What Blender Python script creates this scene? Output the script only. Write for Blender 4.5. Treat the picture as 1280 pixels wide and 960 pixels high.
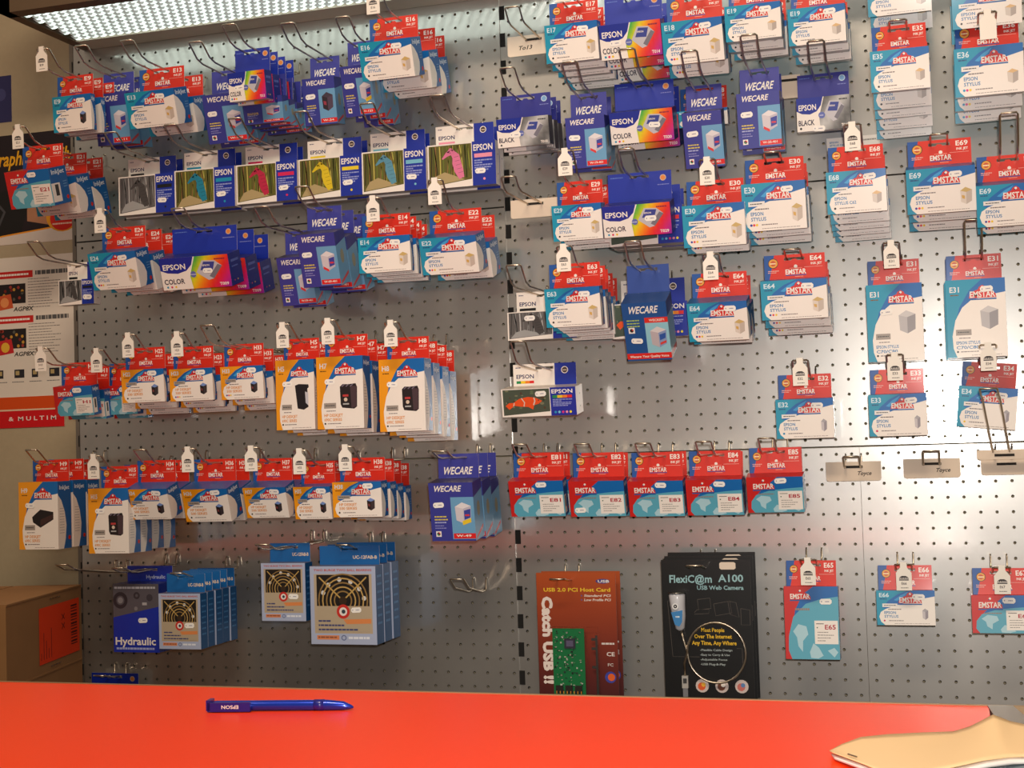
import bpy, math, random
import numpy as np
from mathutils import Matrix, Vector
for o in list(bpy.data.objects): bpy.data.objects.remove(o)
C = bpy.context.scene.collection
rnd = random.Random(7)

# ------------------------------------------------------------------ camera
F = 1747.7762
R = np.array([[0.9549176, 0.03109398, 0.29523809], [-0.04200677, 0.99864583, 0.03069091], [-0.29388399, -0.04170929, 0.95493064]])
CP = np.array([1.62650397, -0.41194420, -2.40096359])      # x right, y down, z into the wall; origin = a peg hole
Z0 = 0.90                                                  # height of that hole above the floor
def W(x, out, z): return Vector((x, -out, z))              # x along the wall, out = distance off the wall, z height
cam_d = bpy.data.cameras.new('camera'); cam = bpy.data.objects.new('camera', cam_d); C.objects.link(cam)
cam_d.sensor_width = 36; cam_d.lens = 36 * F / 1280; cam_d.clip_start = 0.02
def cv(v): return Vector((v[0], v[2], -v[1]))
ax, ay, az = cv(R[0]), cv(-R[1]), cv(-R[2])
M = Matrix((ax, ay, az)).transposed().to_4x4(); M.translation = Vector((CP[0], CP[2], Z0 - CP[1]))
cam.matrix_world = M
bpy.context.scene.camera = cam
def at(x, y, out):
    """point of the plane `out` metres in front of the wall seen at picture point x, y"""
    v = R.T @ np.array([(x - 640) / F, (y - 480) / F, 1.0]); t = (-out - CP[2]) / v[2]; p = CP + v * t
    return Vector((p[0], p[2], Z0 - p[1]))
def atz(x, y, z):
    v = R.T @ np.array([(x - 640) / F, (y - 480) / F, 1.0]); t = (Z0 - z - CP[1]) / v[1]; p = CP + v * t
    return Vector((p[0], p[2], Z0 - p[1]))

# ------------------------------------------------------------------ world, light, exposure
sc = bpy.context.scene
sc.view_settings.view_transform = 'Standard'; sc.view_settings.look = 'None'
sc.view_settings.gamma = 1; sc.view_settings.use_curve_mapping = False
sc.view_settings.exposure = -0.12
w = bpy.data.worlds.new('world'); sc.world = w; w.use_nodes = True
w.node_tree.nodes['Background'].inputs[0].default_value = (1.0, 0.80, 0.62, 1)
w.node_tree.nodes['Background'].inputs[1].default_value = 0.21
def lamp(name, kind, loc, target, power, color, size=0.1, spot=None):
    d = bpy.data.lights.new(name, kind); d.energy = power; d.color = color
    if kind == 'AREA': d.shape = 'RECTANGLE'; d.size = size[0]; d.size_y = size[1]
    if kind == 'SPOT': d.shadow_soft_size = size; d.spot_size = spot[0]; d.spot_blend = spot[1]
    o = bpy.data.objects.new(name, d); C.objects.link(o); o.location = loc
    o.rotation_euler = (Vector(target) - Vector(loc)).to_track_quat('-Z', 'Y').to_euler()
    return o
# the camera's own flash, just above the lens, and two unseen overhead fill lights added to brighten counter and packs
lamp('camera_flash', 'SPOT', (CP[0] + 0.03, CP[2], Z0 - CP[1] + 0.07), at(900, 470, 0), 84, (1.0, 0.95, 0.90), 0.02, (math.radians(62), 0.9))
lamp('overhead_fill', 'AREA', (1.3, -2.0, 3.0), (1.2, -0.9, 1.0), 34, (1.0, 0.82, 0.62), (1.2, 0.3))
lamp('overhead_fill', 'AREA', (-0.2, -2.0, 3.0), (0.3, -0.8, 1.0), 9, (1.0, 0.80, 0.60), (1.2, 0.3))

# ------------------------------------------------------------------ materials
def lin(c): return tuple(((v / 255) / 12.92 if v / 255 <= 0.04045 else ((v / 255 + 0.055) / 1.055) ** 2.4) for v in c)
def mat(name, col=None, rough=0.5, metal=0.0, coat=0.0, spec=0.5, attr=False, noise=0.06, nscale=40, bump=0.0, coat_rough=0.08, emit=None):
    m = bpy.data.materials.new(name); m.use_nodes = True; nt = m.node_tree; N = nt.nodes; b = N['Principled BSDF']
    b.inputs['Roughness'].default_value = rough; b.inputs['Metallic'].default_value = metal
    b.inputs['Coat Weight'].default_value = coat; b.inputs['Coat Roughness'].default_value = coat_rough
    b.inputs['Specular IOR Level'].default_value = spec
    tc = N.new('ShaderNodeTexCoord'); nz = N.new('ShaderNodeTexNoise'); nz.inputs['Scale'].default_value = nscale; nz.inputs['Detail'].default_value = 4
    nt.links.new(tc.outputs['Object'], nz.inputs['Vector'])
    mp = N.new('ShaderNodeMapRange'); mp.inputs[3].default_value = 1 - noise; mp.inputs[4].default_value = 1 + noise
    nt.links.new(nz.outputs['Fac'], mp.inputs[0])
    mx = N.new('ShaderNodeMix'); mx.data_type = 'RGBA'; mx.blend_type = 'MULTIPLY'; mx.inputs[0].default_value = 1
    if attr:
        a = N.new('ShaderNodeVertexColor'); a.layer_name = 'Col'; nt.links.new(a.outputs['Color'], mx.inputs[6])
    else: mx.inputs[6].default_value = (*lin(col), 1)
    nt.links.new(mp.outputs[0], mx.inputs[7]); nt.links.new(mx.outputs[2], b.inputs['Base Color'])
    if bump:
        bp = N.new('ShaderNodeBump'); bp.inputs['Strength'].default_value = bump; bp.inputs['Distance'].default_value = 0.002
        nt.links.new(nz.outputs['Fac'], bp.inputs['Height']); nt.links.new(bp.outputs[0], b.inputs['Normal'])
    if emit: b.inputs['Emission Color'].default_value = (*emit[:3], 1); b.inputs['Emission Strength'].default_value = emit[3]
    return m
M_CARD = mat('printed_gloss_card', attr=True, rough=0.42, spec=0.4, coat=0.25, noise=0.03, nscale=30, bump=0.05, coat_rough=0.12)
M_MATTE = mat('printed_paper', attr=True, rough=0.75, noise=0.03, spec=0.25)
M_PAPER = mat('cream_paper', (236, 222, 202), rough=0.8, noise=0.04)
M_WIRE = mat('zinc_plated_wire', (206, 192, 172), rough=0.28, metal=1.0, noise=0.2)
M_GREY = mat('grey_enamel', (128, 120, 110), rough=0.4, metal=0.3)
M_DARK = mat('dark_gap', (18, 16, 14), rough=0.9)
M_FRAME = mat('canopy_brown_frame', (104, 84, 62), rough=0.45, metal=0.4)
M_PLASTER = mat('painted_plaster', (174, 160, 132), rough=0.8, bump=0.1, nscale=90)
M_ORANGE = mat('orange_laminate', (255, 66, 6), rough=0.4, coat=0.12, spec=0.35, noise=0.02, nscale=200, coat_rough=0.2)
M_EDGE = mat('counter_edging', (150, 122, 88), rough=0.5)
M_BOX = mat('brown_cardboard', (150, 108, 66), rough=0.85, noise=0.12, nscale=18, bump=0.1)
M_MANILA = mat('manila_paper', (244, 208, 158), rough=0.6, noise=0.05, nscale=9, bump=0.15)
M_STAPLE = mat('staple_steel', (140, 136, 130), rough=0.3, metal=1)
M_BLUEP = mat('blue_metallic_plastic', (20, 60, 190), rough=0.22, metal=0.5, coat=0.6)
M_NAVYP = mat('navy_plastic', (24, 30, 130), rough=0.3, coat=0.4)
M_BLISTER = bpy.data.materials.new('clear_blister'); M_BLISTER.use_nodes = True
bb = M_BLISTER.node_tree.nodes['Principled BSDF']; bb.inputs['Transmission Weight'].default_value = 1; bb.inputs['Roughness'].default_value = 0.08; bb.inputs['IOR'].default_value = 1.1
bb.inputs['Base Color'].default_value = (0.93, 0.95, 0.96, 1)
# galvanised steel: a sharp and a broad metallic lobe, spangle in the roughness
M_STEEL = bpy.data.materials.new('galvanised_steel'); M_STEEL.use_nodes = True
nt = M_STEEL.node_tree; N = nt.nodes; L = nt.links; b1 = N['Principled BSDF']; out = N['Material Output']
b2 = N.new('ShaderNodeBsdfPrincipled'); mx = N.new('ShaderNodeMixShader'); mx.inputs[0].default_value = 0.60
tc = N.new('ShaderNodeTexCoord'); nz = N.new('ShaderNodeTexNoise'); nz.inputs['Scale'].default_value = 7; nz.inputs['Detail'].default_value = 6
L.new(tc.outputs['Object'], nz.inputs['Vector'])
cr = N.new('ShaderNodeValToRGB'); cr.color_ramp.elements[0].color = (*lin((190, 186, 180)), 1); cr.color_ramp.elements[1].color = (*lin((214, 212, 208)), 1)
L.new(nz.outputs['Fac'], cr.inputs[0])
n2 = N.new('ShaderNodeTexNoise'); n2.inputs['Scale'].default_value = 12; L.new(tc.outputs['Object'], n2.inputs['Vector'])
bp = N.new('ShaderNodeBump'); bp.inputs['Strength'].default_value = 0.12; bp.inputs['Distance'].default_value = 0.001; L.new(n2.outputs['Fac'], bp.inputs['Height'])
for b, ro, me in ((b1, 0.115, 1.0), (b2, 0.37, 0.66)):
    L.new(cr.outputs[0], b.inputs['Base Color']); b.inputs['Roughness'].default_value = ro; b.inputs['Metallic'].default_value = me; L.new(bp.outputs[0], b.inputs['Normal'])
L.new(b1.outputs[0], mx.inputs[1]); L.new(b2.outputs[0], mx.inputs[2]); L.new(mx.outputs[0], out.inputs[0])
# lit prismatic diffuser: it gives off light, brighter in the lens centres
M_DIFF = bpy.data.materials.new('lit_prismatic_acrylic'); M_DIFF.use_nodes = True
nt = M_DIFF.node_tree; N = nt.nodes; L = nt.links; b = N['Principled BSDF']; a = N.new('ShaderNodeVertexColor'); a.layer_name = 'Col'
L.new(a.outputs['Color'], b.inputs['Emission Color']); b.inputs['Emission Strength'].default_value = 3.6; b.inputs['Base Color'].default_value = (0.5, 0.52, 0.5, 1); b.inputs['Roughness'].default_value = 0.2

# ------------------------------------------------------------------ mesh helpers
def new_mesh(name, verts, faces, mats, cols=None, midx=None, smooth=False):
    me = bpy.data.meshes.new(name); me.from_pydata([tuple(v) for v in verts], [], faces)
    for m in (mats if isinstance(mats, (list, tuple)) else [mats]): me.materials.append(m)
    if midx: me.polygons.foreach_set('material_index', midx)
    if cols is not None:
        at_ = me.color_attributes.new('Col', 'FLOAT_COLOR', 'POINT'); at_.data.foreach_set('color', [c for v in cols for c in (*v, 1.0)])
    if smooth: me.polygons.foreach_set('use_smooth', [True] * len(me.polygons))
    me.update(); return me
def link(name, me, parent=None, loc=None, rot=None):
    o = bpy.data.objects.new(name, me); C.objects.link(o)
    if parent: o.parent = parent
    if loc is not None: o.location = loc
    if rot is not None: o.rotation_euler = rot
    return o
def tag(o, label, cat, group=None):
    o['label'] = label; o['category'] = cat
    if group: o['group'] = group
    return o
class MB:
    def __init__(s): s.v = []; s.f = []; s.c = []; s.m = []
    def add(s, vs, fs, col=(1, 1, 1), mi=0):
        k = len(s.v); s.v += [tuple(v) for v in vs]; s.f += [[i + k for i in f] for f in fs]
        s.c += (list(col) if isinstance(col[0], (tuple, list)) else [col] * len(vs)); s.m += [mi] * len(fs)
    def box(s, x0, x1, y0, y1, z0, z1, col=(1, 1, 1), mi=0, rise=0.0):
        s.add([(x0, y0, z0), (x1, y0, z0), (x1, y1, z0), (x0, y1, z0), (x0, y0, z1), (x1, y0, z1), (x1, y1, z1 + rise), (x0, y1, z1 + rise)],
              [[0, 1, 5, 4], [1, 2, 6, 5], [2, 3, 7, 6], [3, 0, 4, 7], [4, 5, 6, 7], [3, 2, 1, 0]], col, mi)
    def tube(s, pts, r, n=6, col=(1, 1, 1), mi=0):
        pts = [Vector(p) for p in pts]; rings = []; up = Vector((0.13, 0.2, 1)).normalized()
        for i, p in enumerate(pts):
            d = ((pts[min(i + 1, len(pts) - 1)] - pts[max(i - 1, 0)])).normalized()
            a_ = d.cross(up)
            if a_.length < 1e-3: a_ = d.cross(Vector((1, 0, 0)))
            a_.normalize(); b_ = d.cross(a_); rr = r[i] if isinstance(r, (list, tuple)) else r
            rings.append([p + (a_ * math.cos(t) + b_ * math.sin(t)) * rr for t in [2 * math.pi * k / n for k in range(n)]])
        vs = [q for g in rings for q in g]; fs = []
        for i in range(len(rings) - 1):
            for k in range(n): fs.append([i * n + k, i * n + (k + 1) % n, (i + 1) * n + (k + 1) % n, (i + 1) * n + k])
        fs.append(list(range(n))[::-1]); fs.append([(len(rings) - 1) * n + k for k in range(n)])
        s.add(vs, fs, col, mi)
    def mesh(s, name, mats, smooth=False): return new_mesh(name, s.v, s.f, mats, s.c, s.m, smooth)

_txt = {}
def glyphs(t):
    if t not in _txt:
        cu = bpy.data.curves.new('t', 'FONT'); cu.body = t; cu.resolution_u = 2; cu.offset = 0.022; cu.fill_mode = 'FRONT'
        ob = bpy.data.objects.new('t', cu); me = bpy.data.meshes.new_from_object(ob)
        v = [(p.co.x, p.co.y) for p in me.vertices]; f = [list(p.vertices) for p in me.polygons]
        bpy.data.objects.remove(ob); bpy.data.curves.remove(cu); bpy.data.meshes.remove(me)
        xs = [p[0] for p in v] or [0, 1]; ys = [p[1] for p in v] or [0, 1]
        x0, x1 = min(xs), max(xs); y0, y1 = min(0, min(ys) if min(ys) > -0.01 else 0), max(ys)
        _txt[t] = ([((p[0] - x0), p[1]) for p in v], f, x1 - x0, y1)
    return _txt[t]
class Sheet:
    """flat print: x right, y down, millimetres"""
    def __init__(s): s.e = []
    def poly(s, pts, col, lay=1):
        s.e.append((list(pts), [list(range(len(pts)))], [lin(col)] * len(pts), lay)); return s
    def rect(s, x, y, w, h, col, lay=1): return s.poly([(x, y), (x + w, y), (x + w, y + h), (x, y + h)], col, lay)
    def circ(s, x, y, r, col, lay=1, n=14, ry=None):
        return s.poly([(x + r * math.cos(2 * math.pi * k / n), y + (ry or r) * math.sin(2 * math.pi * k / n)) for k in range(n)], col, lay)
    def ring(s, x, y, r0, r1, col, lay=1, n=20):
        p = [(x + r * math.cos(2 * math.pi * k / n), y + r * math.sin(2 * math.pi * k / n)) for r in (r0, r1) for k in range(n)]
        s.e.append((p, [[k, (k + 1) % n, n + (k + 1) % n, n + k] for k in range(n)], [lin(col)] * len(p), lay)); return s
    def line(s, pts, wd, col, lay=1):
        L_ = []; R_ = []
        for i, p in enumerate(pts):
            a = pts[max(i - 1, 0)]; b = pts[min(i + 1, len(pts) - 1)]; dx, dy = b[0] - a[0], b[1] - a[1]; l = math.hypot(dx, dy) or 1
            h = (wd[i] if isinstance(wd, (list, tuple)) else wd) / 2
            L_.append((p[0] - dy / l * h, p[1] + dx / l * h)); R_.append((p[0] + dy / l * h, p[1] - dx / l * h))
        n = len(pts); s.e.append((L_ + R_, [[i, i + 1, n + i + 1, n + i] for i in range(n - 1)], [lin(col)] * 2 * n, lay)); return s
    def grid(s, x0, y0, x1, y1, nx, ny, fn, lay=1):
        p = [(x0 + (x1 - x0) * i / nx, y0 + (y1 - y0) * j / ny) for j in range(ny + 1) for i in range(nx + 1)]
        f = [[j * (nx + 1) + i, j * (nx + 1) + i + 1, (j + 1) * (nx + 1) + i + 1, (j + 1) * (nx + 1) + i] for j in range(ny) for i in range(nx)]
        s.e.append((p, f, [lin(fn(*q)) for q in p], lay)); return s
    def text(s, t, x, y, h, col, w=None, lay=3, slant=0.0, vert=False, flip=False):
        """cap height h, top-left at x, y; w fits the width; vert reads downwards"""
        if not t.strip(): return s
        v, f, tw, th = glyphs(t); sx = (w / tw) if w else h / th; sy = h / th
        if vert: p = [(x + a[1] * sy, y + a[0] * sx) for a in v]
        elif flip: p = [(x + (tw - a[0]) * sx, y + a[1] * sy) for a in v]
        else: p = [(x + a[0] * sx + slant * a[1] * sy, y + h - a[1] * sy) for a in v]
        s.e.append((p, f, [lin(col)] * len(p), lay)); return s
    def dashes(s, x, y, w, h, col, lay=2, seg=4):
        r = random.Random(int(x * 31 + y * 17 + w)); cx = x
        while cx < x + w - 1:
            l = min(r.uniform(0.5, 1.6) * seg, x + w - cx); s.rect(cx, y, l, h, col, lay); cx += l + seg * 0.18
        return s
    def put(s, mb, fn, mi=0, eps=0.00006):
        for p, f, c, lay in s.e: mb.add([fn(q[0], q[1], lay * eps) for q in p], f, c, mi)

# ------------------------------------------------------------------ printed designs
TEAL = (20, 150, 185); BLUE = (14, 104, 180); RED = (216, 40, 20); ORANGE = (242, 158, 22); WHITE = (246, 238, 230); NAVY = (18, 40, 150)
GOLD = (230, 160, 60); WEB = (58, 62, 150); LBLUE = (110, 165, 205)
def dome(S, cx, cy, w, red=(214, 34, 26), lay=3, under=(20, 90, 160)):
    h = w * 0.30; pts = [(cx - w / 2, cy + h * .55), (cx - w * .47, cy + h * .05), (cx - w * .32, cy - h * .35), (cx - w * .16, cy - h * .55), (cx - w * .12, cy - h * .85), (cx, cy - h * 1.1),
        (cx + w * .12, cy - h * .85), (cx + w * .16, cy - h * .55), (cx + w * .32, cy - h * .35), (cx + w * .47, cy + h * .05), (cx + w / 2, cy + h * .55)]
    S.poly(pts, red, lay); S.circ(cx, cy - h * .8, w * .05, WHITE, lay + 1, 8); S.rect(cx - w * .07, cy - h * .72, w * .05, h * .14, (40, 60, 130), lay + 2)
    S.text('EMSTAR', cx - w * .46, cy - h * .32, h * .78, WHITE, w * .92, lay + 1)
    S.rect(cx - w * .48, cy + h * .62, w * .98, h * .18, under, lay)
def white_logo(S, cx, cy, w, lay=3):
    h = w * .26; S.text('EMSTAR', cx - w / 2, cy - h * .3, h * .95, WHITE, w, lay); S.circ(cx, cy - h * .8, w * .09, WHITE, lay, 8); S.rect(cx - w * .3, cy - h * .55, w * .6, h * .1, (250, 150, 130), lay)
    S.rect(cx - w / 2, cy + h * .78, w, h * .16, (30, 80, 160), lay); S.rect(cx - w * .05, cy + h * 1.1, w * .4, h * .08, (250, 180, 160), lay)
def box_pic(S, cx, cy, w, h, front, side, top, accent=None, lay=3):
    S.poly([(cx - w * .5, cy - h * .3), (cx, cy - h * .2), (cx, cy + h * .5), (cx - w * .45, cy + h * .35)], front, lay)
    S.poly([(cx, cy - h * .2), (cx + w * .5, cy - h * .33), (cx + w * .47, cy + h * .32), (cx, cy + h * .5)], side, lay)
    S.poly([(cx - w * .5, cy - h * .3), (cx - w * .05, cy - h * .5), (cx + w * .5, cy - h * .33), (cx, cy - h * .2)], top, lay)
    if accent: S.poly([(cx - w * .38, cy - h * .05), (cx - w * .12, cy), (cx - w * .12, cy + h * .2), (cx - w * .36, cy + h * .14)], accent, lay + 1)
def tab(w, h, kind, code, sub=None):
    """hang tab print + base regions"""
    S = Sheet(); sl = min(16, w * .27); cx = w / 2
    base = {'E': RED, 'H': RED, 'C': (16, 44, 160), 'K': (40, 44, 140), 'P': WHITE, 'W': (56, 60, 152), 'X': (40, 72, 150), 'F': (22, 100, 170), 'Y': (28, 52, 170)}[kind]
    if kind in 'EH':
        S.poly([(0, 0), (w * .17, 0), (w * .13, h * .5), (w * .08, h), (0, h)], (26, 82, 160), 1)
        S.circ(w * .15, h * .33, w * .085, (30, 22, 18), 2); S.circ(w * .15, h * .33, w * .075, GOLD, 3); S.circ(w * .15, h * .33, w * .045, (200, 80, 40), 4); S.dashes(w * .1, h * .31, w * .1, h * .05, (250, 230, 180), 5, 2)
        S.dashes(w * .06, h * .62, w * .18, h * .035, (230, 170, 160), 2, 3); S.dashes(w * .06, h * .69, w * .15, h * .03, (230, 170, 160), 2, 3)
        white_logo(S, cx + w * .02, h * .66, w * .34); S.text(code, w * .76, h * .09, h * .19, WHITE, w * .19, 3); S.text('INK JET', w * .77, h * .36, h * .09, WHITE, w * .18, 3)
        S.rect(w * .66, h * .53, w * .3, h * .015, (240, 170, 160), 2)
    elif kind in 'CK':
        S.circ(w * .87, h * .24, min(w, 70) * .075, (205, 175, 150) if kind == 'C' else (190, 215, 235), 2); S.circ(w * .87, h * .24, min(w, 70) * .055, (220, 130, 60) if kind == 'C' else (120, 170, 220), 3)
        S.dashes(w * .78, h * .46, w * .18, h * .03, (120, 130, 200), 2, 3); S.dashes(w * .04, h * .12, w * .2, h * .03, (90, 120, 200), 2, 3)
    elif kind == 'P':
        S.rect(w * .66, 0, w * .34, h, (16, 44, 158), 1); S.text('EPSON', w * .05, h * .46, h * .18, (20, 30, 90), w * .28, 2); S.rect(w * .05, h * .75, w * .28, h * .12, sub, 2); S.dashes(w * .04, h * .13, w * .08, h * .04, (90, 90, 120), 2, 3)
        S.circ(w * .82, h * .32, w * .055, WHITE, 2, 20); S.circ(w * .82, h * .32, w * .043, (70, 50, 50), 3, 20); S.rect(w * .79, h * .30, w * .06, h * .06, (190, 170, 150), 4)
        if code == 'fish':
            for i, c in enumerate(((30, 140, 80), (240, 200, 40), (240, 130, 30), (225, 40, 40))): S.rect(w * (.05 + i * .07), h * .75, w * .07, h * .12, c, 3)
    elif kind == 'W': S.text('WECARE', w * .1, h * .52, h * .3, WHITE, w * .72, 3, .25); S.dashes(w * .2, h * .93, w * .5, h * .03, (90, 95, 170), 2)
    elif kind == 'F': S.text('UC-12FAB-B', w * .56, h * .5, h * .17, (245, 220, 190), w * .4, 3)
    elif kind == 'Y': S.text('Hydraulic', w * .42, h * .58, h * .22, (190, 200, 230), w * .42, 3)
    return S, base, sl
def tab_mesh(w, h, kind, code, sub=None):
    S, base, sl = tab(w, h, kind, code, sub); mb = MB(); cx = w / 2; y0, y1 = 5.0, 9.5
    B = Sheet(); B.rect(0, 0, cx - sl, h, base, 0); B.rect(cx + sl, 0, w - cx - sl, h, base, 0); B.rect(cx - sl, 0, 2 * sl, y0, base, 0); B.rect(cx - sl, y1, 2 * sl, h - y1, base, 0); B.poly([(cx - 5, y1), (cx - 3, y1 - 2.5), (cx + 3, y1 - 2.5), (cx + 5, y1)], base, 0)
    fn = lambda x, y, l: (x / 1000, -l, -y / 1000); B.put(mb, fn); S.put(mb, fn)
    Bk = Sheet(); Bk.rect(0, 0, cx - sl, h, WHITE, 0); Bk.rect(cx + sl, 0, w - cx - sl, h, WHITE, 0); Bk.rect(cx - sl, 0, 2 * sl, y0, WHITE, 0); Bk.rect(cx - sl, y1, 2 * sl, h - y1, WHITE, 0)
    Bk.put(mb, lambda x, y, l: (x / 1000, 0.0008, -y / 1000))
    for x in (0, w): mb.add([(x / 1000, 0, 0), (x / 1000, .0008, 0), (x / 1000, .0008, -h / 1000), (x / 1000, 0, -h / 1000)], [[0, 1, 2, 3]], lin(WHITE))
    mb.add([(0, 0, 0), (w / 1000, 0, 0), (w / 1000, .0008, 0), (0, .0008, 0)], [[0, 1, 2, 3]], lin(WHITE))
    return mb.mesh('hang_tab', M_CARD)

def lines_for(kind):
    return {'E': ('EPSON', 'STYLUS'), 'H': ('HP DESKJET', '500 SERIES')}[kind]
def front_small(w, h, kind, code, pic='beige', dots=((20, 20, 20),), l2=None):
    S = Sheet(); c1 = TEAL if kind == 'E' else ORANGE; tc = (24, 120, 180) if kind == 'E' else (222, 140, 50)
    S.rect(0, 0, w, h, c1, 0)
    S.poly([(w * .10, h * .5), (w * .2, h * .3), (w * .36, h * .12), (w * .55, 0), (w, 0), (w, h * .6), (w * .3, h * .6)], BLUE, 1)
    S.poly([(w * .30, h * .28), (w * .42, h * .14), (w * .55, h * .04), (w * .5, h * .14), (w * .36, h * .3)], (60, 160, 220), 2)
    S.poly([(w * .14, h), (w * .07, h * .9), (w * .04, h * .76), (w * .07, h * .62), (w * .16, h * .53), (w * .3, h * .45), (w * .45, h * .38), (w * .7, h * .27), (w, h * .17), (w, h)], WHITE, 2)
    dome(S, w * .58, h * .26, w * .4); S.text(code, w * .05, h * .07, h * .12, (215, 235, 245), w * .17, 2); S.dashes(w * .06, h * .23, w * .12, h * .03, (20, 80, 130) if kind == 'E' else (160, 90, 10), 2, 3)
    S.rect(w * .1, h * .38, w * .26, h * .1, (168, 158, 150) if kind == 'H' else (236, 232, 228), 3); S.dashes(w * .13, h * .42, w * .2, h * .02, (70, 70, 70), 4, 3)
    S.dashes(w * .2, h * .53, w * .22, h * .025, (120, 110, 110), 3, 3)
    a, b_ = lines_for(kind); b_ = l2 or b_
    S.text(a, w * .13, h * .6, h * .075, tc, w * (.2 if len(a) < 7 else .36), 3); S.text(b_, w * .13, h * .71, h * .075, tc, w * (.03 * len(b_) + .06), 3)
    for i, c in enumerate(dots): S.circ(w * (.13 + .045 * i), h * .87, h * .028, c, 4, 8)
    S.dashes(w * (.16 + .045 * len(dots)), h * .86, w * .25, h * .022, (130, 120, 120), 3, 3); S.dashes(w * .3, h * .945, w * .6, h * .015, (170, 160, 155), 3, 4)
    if pic == 'beige': box_pic(S, w * .84, h * .66, w * .16, h * .3, (216, 205, 195), (180, 168, 160), (222, 184, 130))
    if pic == 'slim': box_pic(S, w * .83, h * .68, w * .1, h * .32, (200, 192, 196), (150, 142, 150), (170, 165, 170))
    if pic == 'gold': box_pic(S, w * .86, h * .66, w * .17, h * .38, (225, 212, 200), (200, 186, 174), (206, 176, 110), (214, 170, 90))
    if pic == 'black': box_pic(S, w * .78, h * .64, w * .16, h * .36, (34, 28, 30), (60, 52, 56), (120, 150, 210), (120, 60, 60))
    return S
def front_tall(w, h, kind, code, pic='tank'):
    S = Sheet(); c1 = TEAL if kind == 'E' else ORANGE; tc = (24, 120, 180) if kind == 'E' else (222, 140, 50)
    S.rect(0, 0, w, h, c1, 0)
    S.poly([(w * .12, h * .9), (w * .14, h * .6), (w * .22, h * .36), (w * .4, h * .14), (w * .62, 0), (w, 0), (w, h * .9)], BLUE, 1)
    S.poly([(w * .16, h), (w * .10, h * .88), (w * .09, h * .72), (w * .15, h * .52), (w * .27, h * .36), (w * .42, h * .27), (w * .7, h * .215), (w, h * .18), (w, h)], WHITE, 2)
    dome(S, w * .62, h * .19, w * .46); S.text(code, w * .07, h * .09, h * .07, (235, 235, 235), w * .16, 2); S.dashes(w * .08, h * .19, w * .14, h * .015, (120, 80, 10), 2, 3)
    S.rect(w * .15, h * .64, w * .26, h * .075, (160, 150, 142), 3); S.dashes(w * .18, h * .67, w * .2, h * .012, (70, 70, 70), 4, 3); S.dashes(w * .2, h * .745, w * .2, h * .012, (140, 130, 130), 3, 3)
    a, b_ = lines_for(kind); b_ = '690C SERIES' if kind == 'H' else 'C70/C80'
    S.text(a if kind == 'H' else 'EPSON STYLUS', w * .15, h * .79, h * .04, tc, w * .4, 3); S.text(b_, w * .15, h * .85, h * .04, tc, w * .38, 3)
    S.circ(w * .17, h * .925, h * .014, (20, 20, 20), 3, 8); S.dashes(w * .22, h * .92, w * .3, h * .012, (130, 120, 120), 3, 3); S.dashes(w * .4, h * .97, w * .5, h * .008, (170, 160, 155), 3, 4)
    if pic == 'tank':
        S.poly([(w * .5, h * .42), (w * .56, h * .385), (w * .68, h * .39), (w * .84, h * .38), (w * .87, h * .43), (w * .86, h * .70), (w * .8, h * .73), (w * .54, h * .71), (w * .51, h * .66)], (34, 26, 28), 3)
        S.poly([(w * .72, h * .41), (w * .86, h * .42), (w * .85, h * .7), (w * .74, h * .72)], (74, 56, 62), 4); S.rect(w * .56, h * .53, w * .12, h * .03, (190, 60, 60), 5); S.circ(w * .62, h * .6, w * .04, (220, 200, 180), 5, 8); S.rect(w * .56, h * .65, w * .13, h * .02, (180, 180, 180), 5)
        for i in range(3): S.line([(w * (.54 + .09 * i), h * .42), (w * (.6 + .09 * i), h * .39)], w * .02, (120, 110, 130), 5)
    if pic == 'open': S.poly([(w * .5, h * .37), (w * .6, h * .35), (w * .85, h * .36), (w * .86, h * .4), (w * .82, h * .42), (w * .84, h * .68), (w * .72, h * .72), (w * .56, h * .7)], (28, 24, 30), 3); S.poly([(w * .76, h * .46), (w * .84, h * .48), (w * .84, h * .66), (w * .77, h * .62)], (200, 200, 210), 4)
    if pic == 'drum': S.poly([(w * .34, h * .52), (w * .55, h * .41), (w * .88, h * .45), (w * .88, h * .56), (w * .55, h * .68), (w * .36, h * .6)], (30, 24, 24), 3); S.poly([(w * .55, h * .56), (w * .88, h * .48), (w * .86, h * .55), (w * .55, h * .66)], (64, 40, 36), 4)
    if pic == 'slab': box_pic(S, w * .72, h * .5, w * .3, h * .3, (186, 182, 184), (150, 146, 150), (204, 200, 200))
    return S
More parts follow.
